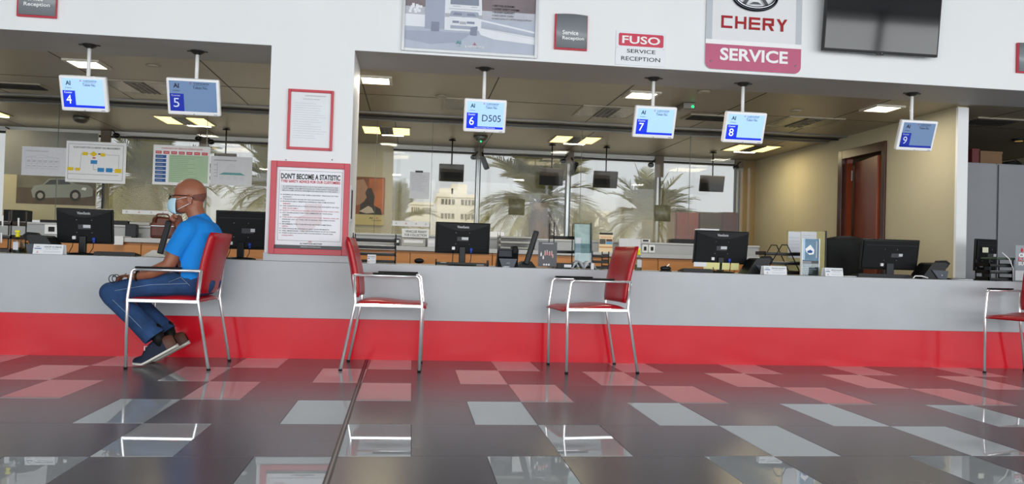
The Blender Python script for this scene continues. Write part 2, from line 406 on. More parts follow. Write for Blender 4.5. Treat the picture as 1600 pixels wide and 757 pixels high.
for i in range(len(seams)-1):
    a, b = seams[i], seams[i+1]
    t = thing('storage_cabinet', names[i], 'cabinet', ((a+b)/2, YC+.3, 0), group='orange wooden rear cabinets')
    q = MB(); q.box(a+.002, YC+.05, 0, b-.002, 9.0, zb-.001, ORWOOD); q.build('body', t, world=True)
    q = MB(); q.box(a+.004, YC+.028, .06, b-.004, YC+.049, zb-.02, ORWOOD, .003); dd = q.build('door', t, world=True)
    if i != 7: continue
    q = MB(); hx = at(655, 406, YC).x; q.ball((hx, YC+.022, at(655, 408, YC).z), .05, BLACK, (1, .25, .55))
    hh = q.build('handle', None); inv = Vector(t.location); hh.data.transform(Matrix.Translation(-inv)); hh.parent = dd

# ------------------------------------------------------------------ glass partition with its notices
YG = 9.08
GL = glass('partition_glass', '#fdfefe', .008)
gp = thing('glass_partition', 'frameless glass partition standing on the raised rear shelf', 'glass partition', (0, YG, zs))
gx = [-5.9, at(87, 300, YG).x, at(320, 300, YG).x, -1.1, at(586, 300, YG).x, at(673, 300, YG).x, at(746, 300, YG).x, 1.9, 3.2, 4.5]
for i in range(len(gx)-1):
    q = MB(); q.box(gx[i]+.004, YG, zs+.004, gx[i+1]-.004, YG+.010, ZH-.02, GL)
    edge = mat('glass_edge_green', '#5c6b62', .2, var=0)
    where = ['at the far left', 'behind the flow chart notice', 'right of the green chart, left of the column', 'behind the column', 'with the letter notice', 'left of display 6', 'below display 6', 'below display 7', 'below display 8'][i]
    o = q.build('panel', gp, world=True)
    q = MB(); q.box(gx[i]+.0, YG, zs+.004, gx[i]+.004, YG+.010, ZH-.02, edge); e_ = q.build('edge', o); e_.data.transform(gp.matrix_basis.inverted())
# added beige tint imitating the lit wall seen through and mirrored in the glass
FB = film('sheer_beige_film', '#d8cc94', .235, 1.10, 1.68)
for (u0, u1, vt, lab) in ((165, 415, 215, 'sheer beige film on the glass behind the seated person'), (613, 828, 262, 'sheer beige film on the glass behind display 6'), (893, 1056, 270, 'sheer beige film on the glass below display 7')):
    x0, z0, x1, z1 = rect(u0, 347, u1, vt, YG)
    q = MB(); q.box(x0, YG+.012, zs+.004, x1, YG+.014, z1, FB); tag(q.build('window_film'), lab, 'window film', 'sheer films on the glass partition')

def sheet(name, label, cat, u0, v0, u1, v1, Y, m=PAPER, th=.003, group=None):
    """upright sheet facing the hall; returns root, (x0,z0,w,h,y)"""
    x0, z0, x1, z1 = rect(u0, v0, u1, v1, Y)
    t = thing(name, label, cat, ((x0+x1)/2, Y, z0), group=group)
    q = MB(); q.box(x0, Y-th, z0, x1, Y, z1, m); q.build('sheet', t, world=True)
    return t, (x0, z0, x1-x0, z1-z0, Y-th-.0008)
def P(g, a, b): return g[0]+a*g[2], g[1]+b*g[3]                 # fractional position on a sheet
def frr(q, g, a0, b0, a1, b1, m, lay=0): x0, z0 = P(g, a0, b0); x1, z1 = P(g, a1, b1); q.fr(x0, z0, x1, z1, g[4]-lay*.0006, m)
def ftx(q, g, s, a0, b0, a1, b1, m, lay=1, bold=0, keep=False): x0, z0 = P(g, a0, b0); x1, z1 = P(g, a1, b1); q.text(s, x0, z0, x1, z1, g[4]-lay*.0006, m, bold=bold, keep=keep)
def fln(q, g, a0, b0, a1, b1, wd, m, lay=0): x0, z0 = P(g, a0, b0); x1, z1 = P(g, a1, b1); q.line(x0, z0, x1, z1, wd, g[4]-lay*.0006, m)

YY = mat('chart_yellow', '#e3c51e', .7, var=.02); BB = mat('chart_blue', '#2f86c4', .7, var=.02); NB = mat('chart_navy', '#24579b', .7, var=.02)
RR = mat('chart_red', '#c43440', .7, var=.02); GG = mat('chart_green', '#a9c4a6', .7, var=.03); TT = mat('chart_teal', '#5f9a9c', .7, var=.02)
# 1 table notice
t, g = sheet('notice', 'white notice with a grid table, leftmost of the sheets on the glass', 'notice', 34, 230, 103, 275, YG-.002, PAPER2)
q = MB(); ftx(q, g, 'COMMUNICATION CALENDAR', .08, .83, .6, .87, GINK)
for i in range(7): fln(q, g, .1+.125*i, .25, .1+.125*i, .63-.01*i, .003, LINK)
for b in (.25, .42, .63): fln(q, g, .1, b, .85, b, .003, LINK)
fln(q, g, .1, .63, .45, .72, .003, LINK); fln(q, g, .45, .72, .85, .6, .003, LINK)
for i in range(6):
    for b in (.33, .52, .48): fln(q, g, .12+.125*i, b, .2+.125*i, b, .004, GINK)
q.build('printing', t, world=True)
# 2 flow chart
t, g = sheet('notice', 'white flow chart notice with yellow and blue boxes', 'notice', 103, 222, 197, 286, YG-.008)
q = MB()
for a0, b0, a1, b1 in ((.04, .93, .95, .93), (.04, .07, .95, .07), (.04, .07, .04, .93), (.95, .07, .95, .93), (.04, .2, .88, .2)): fln(q, g, a0, b0, a1, b1, .004, GINK)
ftx(q, g, 'FLOW CHART FOR CO REPORT AND MANAGEMENT', .12, .83, .9, .875, INK, bold=.01)
for a, b, a2, b2, m_ in ((.27, .66, .36, .74, YY), (.57, .65, .65, .73, YY), (.03, .28, .13, .36, YY), (.16, .28, .24, .35, YY), (.82, .26, .93, .36, YY), (.41, .46, .52, .55, BB), (.53, .27, .64, .37, BB), (.67, .27, .78, .37, BB), (.53, .69, .57, .72, INK), (.44, .59, .49, .62, RR)): frr(q, g, a, b, a2, b2, m_, 1)
x, z = P(g, .455, .70); q.flat([(x-.04, z), (x, z-.03), (x+.04, z), (x, z+.03)], g[4]-.0007, YY)
for a0, b0, a1, b1 in ((.24, .32, .25, .7), (.25, .7, .27, .7), (.36, .7, .4, .7), (.65, .69, .88, .69), (.88, .69, .88, .36), (.46, .46, .46, .32), (.46, .32, .53, .32), (.64, .32, .67, .32), (.78, .32, .82, .32), (.13, .32, .16, .32)): fln(q, g, a0, b0, a1, b1, .003, GINK)
q.build('printing', t, world=True)
# 3 service overview
t, g = sheet('notice', 'notice with red headings and a pale green table behind the seated person', 'notice', 239, 228, 328, 290, YG-.008)
q = MB(); ftx(q, g, 'OVERVIEW OF SERVICE OPERATIONS', .14, .9, .86, .94, RINK, bold=.01)
for i in range(7):
    frr(q, g, .04+.135*i, .78, .145+.135*i, .85, RR); fln(q, g, .055+.135*i, .815, .13+.135*i, .815, .004, WINK, 1)
    frr(q, g, .04, .07+.1*i, .23, .15+.1*i, NB); fln(q, g, .06, .11+.1*i, .17, .11+.1*i, .004, LINK, 1)
frr(q, g, .28, .07, .97, .77, GG)
for i in range(14): fln(q, g, .3, .1+.048*i, .6+.3*random.random(), .1+.048*i, .003, mat('chart_green_ink', '#6f8f70', .7, var=0), 1)
q.build('printing', t, world=True)
# 4 pyramid chart
t, g = sheet('notice', 'white notice with a small teal chart left of the column', 'notice', 329, 245, 394, 290, YG-.002, PAPER2)
q = MB(); ftx(q, g, 'COMMUNICATION AND MEETINGS PYRAMID', .07, .84, .62, .88, INK)
x, z = P(g, .2, .36); x2, z2 = P(g, .84, .44); q.flat([(x, z), (x2, z), (x2-.05, z2), (x+.05, z2)], g[4]-.001, TT)
fln(q, g, .16, .25, .16, .78, .003, GINK)
for b in (.7, .52, .42, .3): fln(q, g, .08, b, .15, b, .004, GINK)
for i, b in enumerate((.48, .54, .6, .66, .72)): fln(q, g, .3+.035*i, b, .72-.045*i, b, .003, LINK)
for i in range(4):
    for b in (.3, .26, .21): fln(q, g, .22+.16*i, b, .33+.16*i, b, .003, LINK)
q.build('printing', t, world=True)
# letter
t, g = sheet('notice', 'single printed letter sheet taped to the glass left of display 6', 'notice', 640, 269, 671, 311, YG-.002, PAPER2)
q = MB()
for i in range(19): fln(q, g, .08, .93-.035*i, random.uniform(.55, .92), .93-.035*i, .003, LINK)
q.build('printing', t, world=True)
q = MB(); x0, z0, x1, z1 = rect(649, 270, 661, 267, YG-.002); q.box(x0, YG-.007, z0, x1, YG-.002, z1, DGREY); q.build('tape', t, world=True)
# vehicles ready
t, g = sheet('notice', 'white sign reading VEHICLES READY FOR COLLECTION', 'sign', 628, 358, 670, 371.5, 8.70, PAPER)
q = MB(); ftx(q, g, 'VEHICLES READY', .12, .55, .92, .82, INK, bold=.012); ftx(q, g, 'FOR COLLECTION', .1, .15, .92, .42, INK, bold=.012); q.build('lettering', t, world=True)
# logo strips on the far glass
def diamond(q, x, z, s, y, m):
    for a in (90, 210, 330):
        p = Vector((math.cos(R(a)), math.sin(R(a)))); n = Vector((-p.y, p.x))
        o = Vector((x, z)); q.flat([tuple(o+k) for k in (Vector((0, 0)), p*s*.5+n*s*.29, p*s, p*s*.5-n*s*.29)], y, m)
for (u0, v0, u1, v1, lab, Yq) in ((191, 329, 262, 335.5, 'white strip of small emblems on the glass behind the brown bag', YG-.002), (613, 346, 671, 354, 'white strip of small emblems on the glass right of the portrait poster', YG-.002)):
    t, g = sheet('glass_strip', lab, 'sticker strip', u0, v0, u1, v1, Yq)
    q = MB()
    for a in (.1, .37, .64, .9): x, z = P(g, a, .5); diamond(q, x, z, .014, g[4]-.0008, GINK if a != .37 else RR)
    q.build('emblems', t, world=True)

# ------------------------------------------------------------------ posters behind the glass
# off-road picture, left
Yp = 10.6
t, g = sheet('picture_board', 'large beige board with a photo of a silver off-road car, at the far left', 'poster', 8, 206, 152, 345, Yp, mat('board_beige', '#bcb492', .7, var=.03), th=.03)
q = MB(); frr(q, g, .0, .50, 1, 1, mat('picture_grey_sky', '#7b7c7a', .6, var=.12, scale=3)); frr(q, g, .14, .18, 1, .5, mat('picture_brown_ground', '#5a4c3d', .7, var=.3, scale=9), 1)
frr(q, g, .14, .36, 1, .5, mat('picture_rock', '#6d6a5c', .7, var=.3, scale=7), 2)
q.build('picture', t, world=True)
for a_ in (g[0]+.03, g[0]+g[2]-.06):
    l_ = MB(); l_.box(a_, Yp+.001, .0, a_+.03, Yp+.03, g[1]+.3, STEEL); l_.build('leg', t, world=True)
q = MB()
def car(q, g):
    y = g[4]-.003; body = mat('picture_car_silver', '#8c9288', .4, var=.06); win = mat('picture_car_glass', '#3a403f', .3, var=0); ty = mat('picture_tyre', '#2a2622', .7, var=0); rim = mat('picture_rim', '#a49f95', .4, var=0)
    def pp(L): return [P(g, a, b) for a, b in L]
    q.flat(pp([(.32, .25), (.30, .33), (.33, .385), (.42, .40), (.49, .47), (.68, .48), (.78, .42), (.92, .41), (.97, .37), (.97, .29), (.86, .27), (.6, .26), (.45, .25)]), y, body)
    q.flat(pp([(.44, .40), (.50, .455), (.57, .46), (.57, .405)]), y-.0006, win); q.flat(pp([(.585, .405), (.585, .462), (.67, .462), (.73, .415)]), y-.0006, win)
    for a, b, r_ in ((.40, .275, .06), (.78, .29, .065)):
        for rr_, mm, l in ((r_, ty, .0012), (r_*.55, rim, .0018)):
            x, z = P(g, a, b); q.flat([(x+rr_*math.cos(k*math.pi/10), z+rr_*1.1*math.sin(k*math.pi/10)) for k in range(20)], y-l, mm)
    q.flat(pp([(.84, .36), (.86, .385), (.9, .38), (.89, .35)]), y-.0012, WINK)
car(q, g); q.build('car_image', t, world=True)
# portrait poster, middle
t, g = sheet('portrait_poster', 'orange brown portrait poster of a face in profile right of the column', 'poster', 545, 277, 601, 352, YW-.01, mat('poster_pale_margin', '#c9bc88', .7, var=.02), th=.02)
q = MB(); frr(q, g, 0, .22, 1, 1, mat('poster_orange_brown', '#8a4a22', .5, var=.45, scale=2.2))
frr(q, g, .55, .22, .97, .97, mat('poster_orange', '#b3622a', .5, var=.4, scale=3), 1); q.build('picture', t, world=True)
q = MB(); sk = mat('poster_skin', '#a67f66', .6, var=.1); hr = mat('poster_dark_hair', '#38302e', .6, var=.1)
q.flat([P(g, a, b) for a, b in [(.3, .22), (.95, .22), (.9, .34), (.7, .42), (.72, .6), (.62, .78), (.45, .74), (.35, .55)]], g[4]-.002, hr)
q.flat([P(g, a, b) for a, b in [(.12, .38), (.12, .92), (.4, .95), (.52, .78), (.45, .66), (.5, .58), (.42, .48), (.3, .42)]], g[4]-.003, sk)
q.flat([P(g, a, b) for a, b in [(.3, .28), (.55, .4), (.65, .36), (.72, .26), (.5, .24)]], g[4]-.004, mat('poster_cloth', '#c3b4a4', .6, var=.05))
q.build('face_image', t, world=True)
q = MB(); ftx(q, g, 'AI', .58, .13, .68, .17, INK, bold=.02); ftx(q, g, 'AL HABTOOR MOTORS', .66, .09, .93, .11, INK, 1, .02); x, z = P(g, .8, .15); diamond(q, x, z, .016, g[4]-.001, RINK); q.build('lettering', t, world=True)
# brown wood cabinets at the far right before the window
Yb = 10.7
for (u0, u1, lab, mm) in ((1056, 1091, 'reddish brown wooden cupboard, leftmost of three before the right window', MAHOG), (1092, 1127, 'dark olive brown cupboard, middle of three before the right window', mat('dark_olive_wood', '#3b2f1a', .4, var=.25, scale=4)), (1128, 1152, 'darkest brown cupboard, rightmost of three before the right window', DMAHOG)):
    x0, z0, x1, z1 = rect(u0, 395, u1, 332, Yb)
    t = thing('tall_cupboard', lab, 'cupboard', ((x0+x1)/2, Yb, 0), group='brown cupboards before the right window')
    q = MB(); q.box(x0, Yb, 0, x1, Yb+.4, z1, mm); q.build('body', t, world=True)
    q = MB(); q.box(x0+.006, Yb-.018, .05, x1-.006, Yb-.001, z1-.02, mm, .003); dd = q.build('door', t, world=True)
    q = MB(); q.cone((x1-.03, Yb-.03, 1.0), (x1-.03, Yb-.03, 1.15), .006, .006, STEEL); hh = q.build('handle', None); hh.data.transform(Matrix.Translation(-Vector(t.location))); hh.parent = dd

# reflections of the queue displays in the glass, built as solid dark screens
def reflected_screen(u0, v0, u1, v1, upole, lab):
    Yd = 10.45; x0, z0, x1, z1 = rect(u0, v1, u1, v0, Yd); cx = (x0+x1)/2; sk_ = (x1-x0)
    t = thing('hanging_screen', lab, 'display', (cx, Yd, z1), group='dark screens seen from behind')
    X = Matrix.Translation((cx, Yd, z1)) @ Matrix.Rotation(R(14), 4, 'X')
    q = MB(); q.box(-sk_/2, 0, -(z1-z0)*1.02, sk_/2, .035, 0, mat('dark_olive_casing', '#2c261d', .35, var=.05), .008, X=X)
    q.box(-sk_/2+.012, -.003, -(z1-z0)*1.0, sk_/2-.012, 0, -(z1-z0)*.45, BLACK, X=X); q.build('casing', t, world=True)
    q = MB(); q.cone((cx, Yd+.02, z1-.01), (cx, Yd+.02, ZH+.004), .009, .009, BLACK, 10); q.build('pole', t, world=True)
    q = MB(); q.lathe([(.05, 0), (.045, .012), (.012, .02)], (cx, Yd+.02, ZH-.018), BLACK); q.build('ceiling_plate', t, world=True)
reflected_screen(334, 240, 369, 259, 345, 'dark screen hanging beside the green chart, leftmost behind the glass')
reflected_screen(686, 257, 725, 284, 705, 'dark screen hanging behind the glass, left of the tall palm')
reflected_screen(843, 263, 881, 290, 863, 'dark screen hanging behind the glass, right of the tall palm')
reflected_screen(928, 268, 966, 294, 950, 'dark screen hanging behind the glass, between the two middle mullions')
reflected_screen(1095, 275, 1133, 300, 1115, 'dark screen hanging behind the glass, rightmost')
# reflected mullion lamps and reception signs, built as solid lamps and curved plaques
for (u, v, du, lab) in ((18, 208, 9, 'left of the board'), (182, 212, 9, 'above the flow chart'), (310, 217, -6, 'left side of the post above the green chart'), (330, 222, 9, 'right side of the post above the green chart'), (740, 246, -9, 'below display 6'), (880, 252, -8, 'right of the tall palm'), (1017, 258, -8, 'left of the middle right post'), (1150, 262, -8, 'rightmost window post')):
    p = at(u, v, YW-.25); p2 = at(u-du if du < 0 else u-du, v-9, YW-.06)
    t = thing('bracket_lamp', 'small black round-headed lamp on an arm, ' + lab, 'lamp', tuple(p2), group='small lamps on the window posts')
    q = MB(); q.ball(p, .045, BLACK, (1, 1, .8)); q.build('lamp_head', t, world=True)
    q = MB(); q.tube([p2, (p2+p)/2+Vector((0, 0, .02)), p], .008, BLACK); q.build('arm', t, world=True)
for (u0, v0, u1, v1, lab) in ((795, 311, 820, 336, 'small dark curved plaque on the glass, left of the tall palm trunk'), (1024, 321, 1048, 346, 'small dark curved plaque on the glass below the middle right post')):
    x0, z0, x1, z1 = rect(u0, v1, u1, v0, YG-.02); n = 10; q = MB()
    poly = [(x0+(x1-x0)*i/n, YG-.012-.03*math.sin(math.pi*i/n)) for i in range(n+1)]
    vs = [(a, b, z0-.0*1) for a, b in poly]+[(a, b, z1) for a, b in poly]+[(a, YG-.002, z0) for a, b in poly]+[(a, YG-.002, z1) for a, b in poly]; k = n+1
    fs = [(i, i+1, k+i+1, k+i) for i in range(n)]+[(2*k+i+1, 2*k+i, 3*k+i, 3*k+i+1) for i in range(n)]+[(k+i, k+i+1, 3*k+i+1, 3*k+i) for i in range(n)]+[(i+1, i, 2*k+i, 2*k+i+1) for i in range(n)]
    q.add(vs, fs, mat('plaque_olive', '#6b6a52', .4, var=.3, scale=18), True); tag(q.build('curved_plaque'), lab, 'sign', 'small curved plaques on the glass')
# hanging cloth/camera bits on posts
for (u, v, lab) in ((757, 254, 'grey bracket camera on the post below display 6'), (897, 262, 'dark ribbon shaped bracket on the post right of the tall palm')):
    p = at(u, v, YW-.12); t = thing('wall_camera', lab, 'camera', tuple(p)); q = MB()
    X = Matrix.Translation(p) @ Euler((R(20), R(18 if u > 800 else -25), 0)).to_matrix().to_4x4()
    q.box(-.035, -.04, -.10, .035, .04, .08, DGREY if u < 800 else BLACK, .01, X=X); q.build('camera_body', t, world=True)
    q = MB(); q.cone(p+Vector((-.02, 0, .09)), p+Vector((-.04, .1, .2)), .012, .012, BLACK); q.build('bracket', t, world=True)

# ------------------------------------------------------------------ ceiling fittings
LIT = mat('lit_white_panel', '#fff6e0', .5, emis='#fff3d8', es=9, var=0)
LITY = mat('lit_yellow_panel', '#ffe9a0', .5, emis='#ffe08a', es=2.6, var=0)
RIM = mat('light_rim', '#cfcabd', .4, var=.02); LOUV = mat('grey_louver', '#77756e', .3, metal=.6, var=.04); DPAN = mat('dark_reflector', '#4b4a48', .25, metal=.7, var=.03)
for (cx, lab) in ((-2.745, 'square lit ceiling light above display 4'), (-.365, 'square lit ceiling light right of the column'), (2.02, 'square lit ceiling light beside the pole of display 7'), (4.36, 'square lit ceiling light beside the pole of display 9')):
    t = thing('ceiling_light', lab, 'ceiling light', (cx, 7.08, ZH), group='small square ceiling lights')
    q = MB(); a, b = .145, .15
    for bx in ((-a, -b, -a+.028, b), (a-.028, -b, a, b), (-a+.028, -b, a-.028, -b+.028), (-a+.028, b-.028, a-.028, b)): q.box(cx+bx[0], 7.08+bx[1], ZH-.012, cx+bx[2], 7.08+bx[3], ZH+.004, RIM)
    q.build('frame', t, world=True)
    q = MB(); q.box(cx-.115, 7.08-.12, ZH-.006, cx+.115, 7.08+.12, ZH+.003, LIT); q.build('diffuser', t, world=True)
    l = area('lamp', (cx, 7.08, ZH-.02), (0, 0, 0), .22, .24, 8 if cx > 4 else 14, (1, .93, .78)); l.parent = t; l.location = Vector((0, 0, -.02))
def troffer(cx, cy, lit, lab, grp):
    t = thing('louvred_light', lab, 'ceiling light', (cx, cy, ZH), group=grp)
    q = MB(); w_, d_ = .56, .56; x0, y0 = cx-w_/2, cy-d_/2
    q.box(x0-.02, y0-.02, ZH-.006, x0, y0+d_+.02, ZH+.004, CEIL); q.box(x0+w_, y0-.02, ZH-.006, x0+w_+.02, y0+d_+.02, ZH+.004, CEIL)
    q.box(x0, y0-.02, ZH-.006, x0+w_, y0, ZH+.004, CEIL); q.box(x0, y0+d_, ZH-.006, x0+w_, y0+d_+.02, ZH+.004, CEIL); q.build('frame', t, world=True)
    m_ = LITY if lit else DPAN
    for a, b in ((0, .36), (.64, 1)):
        q = MB(); q.box(x0+w_*a, y0, ZH-.003, x0+w_*b, y0+d_, ZH+.003, m_); q.build('reflector_panel', t, world=True)
    q = MB(); q.box(x0+w_*.36, y0, ZH-.0025, x0+w_*.64, y0+d_, ZH+.003, mat('louvre_back', '#55534c', .5, var=.02))
    for i in range(9): q.box(x0+w_*.36, y0+d_*(i+.2)/9, ZH-.012, x0+w_*.64, y0+d_*(i+.45)/9, ZH-.0025, LOUV)
    for a in (.36, .455, .55, .635): q.box(x0+w_*a, y0, ZH-.014, x0+w_*a+.006, y0+d_, ZH-.0025, LOUV)
    q.build('louvre', t, world=True)
    if lit:
        q = MB(); q.box(x0+w_*.38, y0+d_+.02, ZH-.004, x0+w_*.86, y0+d_+.13, ZH+.003, LIT); q.build('lit_strip', t, world=True)
        l = area('lamp', (0, 0, -.03), (0, 0, 0), .5, .5, 10 if cx > 4 else 6, (1, .84, .52)); l.parent = t; l.location = Vector((0, 0, -.03))
for cx, lab in ((-5.1, 'at the far left'), (-2.74, 'below display 5'), (-.36, 'just right of the column'), (2.0, 'left of display 7'), (4.34, 'below display 8')):
    troffer(cx, 9.98, True, 'louvred ceiling light glowing yellow ' + lab, 'lit louvred ceiling lights')  # mirror images of the nearer louvred fittings, added as lit lights
for cx, lab in ((-2.60, 'between displays 4 and 5'), (.55, 'behind display 6'), (1.92, 'left of display 7'), (4.05, 'left of display 9')):
    troffer(cx, 8.0, False, 'unlit louvred ceiling panel ' + lab, 'unlit louvred ceiling panels')
def grille(u, v, lab, w_=.5, d_=.3, X0=None):
    p = atz(u, v, ZH); t = thing('air_grille', lab, 'vent', (p.x, p.y, ZH), group='ceiling air grilles'); q = MB()
    q.box(p.x-w_/2, p.y-d_/2, ZH-.008, p.x+w_/2, p.y+d_/2, ZH+.004, CEIL); q.build('frame', t, world=True)
    for i in range(6):
        q = MB(); y = p.y-d_/2+.03+i*(d_-.06)/6; q.box(p.x-w_/2+.03, y, ZH-.016, p.x+w_/2-.03, y+.02, ZH-.008, DARKJ); q.build('slat', t, world=True)
grille(22, 134, 'slatted air grille in the ceiling at the far left', .6, .3)
grille(1108, 184, 'slatted air grille in the ceiling left of display 8', .5, .3)
grille(1480, 218, 'slatted air grille in the ceiling beyond the white post', .45, .3) if False else None
for (u, v, lab) in ((240, 103, 'left opening'), (690, 150, 'left of display 6'), (1244, 173, 'between displays 8 and 9'), (1100, 143, 'right of display 7')):
    p = atz(u, v, ZH+.004); q = MB(); q.lathe([(.06, 0), (.055, -.012), (.02, -.016)], (p.x, p.y, ZH+.004), CEIL, 24)
    tag(q.build('ceiling_speaker'), 'small flush round ceiling fitting, ' + lab, 'ceiling fitting', 'flush round ceiling fittings')
# exit light and smoke detector
p = atz(1062, 168, ZH-.01); t = thing('emergency_light', 'grey emergency light with a green lamp on the ceiling right of display 7', 'light', (p.x, p.y, ZH)); q = MB()
q.box(p.x-.03, p.y-.2, ZH-.06, p.x+.09, p.y+.2, ZH+.004, LOUV, .008); q.build('housing', t, world=True)
q = MB(); q.ball((p.x+.06, p.y-.2, ZH-.035), .014, mat('green_lamp', '#20d070', .4, emis='#20e080', es=1.5, var=0)); q.build('green_lamp', t, world=True)
for (u, v, lab, gr) in ((751, 213, 'round dark detector on the ceiling just under display 6', 1), (127, 183, 'round dark detector on the ceiling under display 4', 0)):
    p = atz(u, v, ZH); t = thing('smoke_detector', lab, 'detector', (p.x, p.y, ZH)); q = MB(); q.lathe([(.09, .004), (.09, -.03), (.07, -.06), (.03, -.075)], (p.x, p.y, ZH), LOUV, 20); q.build('housing', t, world=True)
    if gr: q = MB(); q.ball((p.x-.0, p.y-.06, ZH-.075), .012, _M['green_lamp']); q.build('green_lamp', t, world=True)

# ------------------------------------------------------------------ queue displays
SBL = mat('screen_light_blue', '#a9cdf2', .25, emis='#a4cbf3', es=.5, var=0); SBD = mat('screen_dim_blue', '#6c86ab', .25, emis='#7b97c0', es=.2, var=0)
SRB = mat('screen_royal_blue', '#1530c8', .25, emis='#1436d8', es=.6, var=0); SRD = mat('screen_navy_blue', '#142a9a', .25, emis='#1a2f9c', es=.35, var=0)
SWH = mat('screen_white', '#e8f0ff', .3, emis='#e8f0ff', es=.8, var=0); SGR = mat('screen_grey_white', '#b9c4d8', .3, emis='#b9c4d8', es=.4, var=0)
SDK = mat('screen_dark_ink', '#101b30', .3, var=0); STE = mat('screen_teal_ink', '#0f4f57', .3, var=0)
CASE = mat('white_display_casing', '#fbfbfc', .3, var=.01)
PLATE = mat('black_ceiling_plate', '#1b1b1b', .4, var=.02)
YD = 6.40
def display(num, corners, pole, dim, token, roll_=0, yaw_=0):
    (ul, vt), (ur, vb) = corners
    x0, z0, x1, z1 = rect(ul, vb, ur, vt, YD); W, Hh = x1-x0, (z1-z0)/math.cos(R(19)); cx = (x0+x1)/2
    t = thing('queue_display', 'white queue display showing counter %s%s' % (num, ' and token D505' if token else ''), 'display', (cx, YD, z1), group='queue displays hung over the counter')
    X = Matrix.Translation((cx, YD-.04, z1)) @ Euler((R(-19) if False else R(19), R(roll_), R(yaw_))).to_matrix().to_4x4()
    q = MB(); q.box(-W/2, 0, -Hh, W/2, .045, 0, CASE, .012, X=X, seg=3); q.box(-W/2+.05, .045, -Hh+.05, W/2-.05, .06, -.05, BLACK2, .01, X=X); q.build('casing', t, world=True)
    bl, br, bb_ = (SBD, SRD, SGR) if dim else (SBL, SRB, SWH)
    m_ = .022; g = (-W/2+m_, -Hh+m_+.008, W-2*m_, Hh-2*m_-.006, -.0012)
    q = MB(); frr(q, g, 0, 0, 1, 1, bl); frr(q, g, 0, 0, .3, .58, br, 1)
    if not (num == '5'): frr(q, g, 0, 0, 1, .085, br, 1)
    q.v = [tuple(X @ Vector(a)) for a in q.v]; q.build('screen', t, world=True)
    q = MB()
    ftx(q, g, num, .075, .13, .20, .43, bb_, 3); ftx(q, g, 'Counter', .04, .49, .23, .55, bb_, 3)
    ftx(q, g, 'AI', .09, .77, .21, .92, STE if not dim else SDK, 3, .03); ftx(q, g, 'Al Habtoor', .07, .66, .23, .70, SDK, 3)
    ftx(q, g, 'AL HABTOOR MOTORS', .52, .915, .85, .955, SDK, 3, .02); fln(q, g, .52, .88, .83, .88, .002, SDK, 3)
    x, z = P(g, .455, .935); diamond(q, x, z, .009, g[4]-.002, RINK)
    ftx(q, g, 'Token No.', .5, .755, .82, .85, SDK, 3)
    if token: ftx(q, g, 'D505', .42, .28, .93, .53, SDK, 3); ftx(q, g, 'Welcome to Al Habtoor Motors Service', .22, .025, .78, .06, SWH, 3)
    q.v = [tuple(X @ Vector(a)) for a in q.v]; q.build('lettering', t, world=True)
    q = MB(); q.fr(W/2-.05, -Hh+.010, W/2-.022, -Hh+.014, -.001, GINK); q.fr(-.004, -Hh+.006, .004, -Hh+.012, -.001, GINK); q.v = [tuple(X @ Vector(a)) for a in q.v]; q.build('control_marks', t, world=True)
    pb = at(pole[2], vt+1, YD); pt = Vector((pb.x, YD, ZH))
    q = MB(); q.cone((pb.x, YD, z1-.02), (pb.x, YD, ZH-.02), .014, .014, WHITE, 14); q.build('pole', t, world=True)
    q = MB(); q.lathe([(.012, -.03), (.03, -.022), (.055, -.006), (.055, -.001)], (pb.x, YD, ZH), PLATE, 20)
    q.box(pb.x-.075, YD-.012, ZH-.007, pb.x+.075, YD+.012, ZH-.001, PLATE); q.build('ceiling_plate', t, world=True)
display('4', ((93, 121), (167, 173)), (135, 71, 138), False, False, 0)
display('5', ((260, 125), (343, 179)), (308, 81, 307), True, False, 0)
display('6', ((725, 157), (791, 206)), (757, 108, 756), False, True)
display('7', ((991, 168), (1056, 215)), (1022, 122, 1020), False, False, 0)
display('8', ((1132, 177), (1196, 223)), (1163, 128, 1160), False, False, 0)
display('9', ((1405, 190), (1462, 235)), (1425, 141, 1424), True, False, 0)

# ------------------------------------------------------------------ signs and posters on the header wall and column
YH = YF-.002
def plaque(u0, v0, u1, v1, lab, words=True, full=None):
    x0, z0, x1, z1 = rect(u0, v0, u1, v1, YH)
    if full: 
        if full[0]: x1 = x0+full[0]
        z1 = z0+full[1]
    t = thing('service_reception_sign', lab, 'sign', ((x0+x1)/2, YH, z0), group='curved grey reception signs')
    q = MB(); q.box(x0, YH-.022, z0, x1, YH, z1, REDP, .003); q.build('red_backing', t, world=True)
    q = MB(); n = 12; a0, a1 = x0+.012, x1-.004; pts = [(a0+(a1-a0)*i/n, YH-.024-.022*math.sin(math.pi*i/n)) for i in range(n+1)]
    vs = [(a, b, z0+.012) for a, b in pts]+[(a, b, z1-.002) for a, b in pts]+[(a, YH-.0225, z0+.012) for a, b in pts]+[(a, YH-.0225, z1-.002) for a, b in pts]; k = n+1
    fs = [(i, i+1, k+i+1, k+i) for i in range(n)]+[(k+i, k+i+1, 3*k+i+1, 3*k+i) for i in range(n)]+[(i+1, i, 2*k+i, 2*k+i+1) for i in range(n)]
    q.add(vs, fs, mat('sign_slate_grey', '#868b8f', .35, metal=0, var=.02), True); q.build('curved_face', t, world=True)
    q = MB(); W = x1-x0; H_ = .26
    q.text('Service', x0+W*.22, z0+.108, x0+W*.70, z0+.142, YH-.0475, WINK, bold=.02); q.text('Reception', x0+W*.22, z0+.062, x0+W*.88, z0+.097, YH-.0478, WINK, bold=.02)
    q.build('lettering', t, world=True)
plaque(28, 0, 90, 28, 'curved grey SERVICE RECEPTION sign at the top left corner', full=(None, .262))
plaque(866, 24, 917, 79, 'curved grey SERVICE RECEPTION sign between the truck poster and the white truck-brand sign')
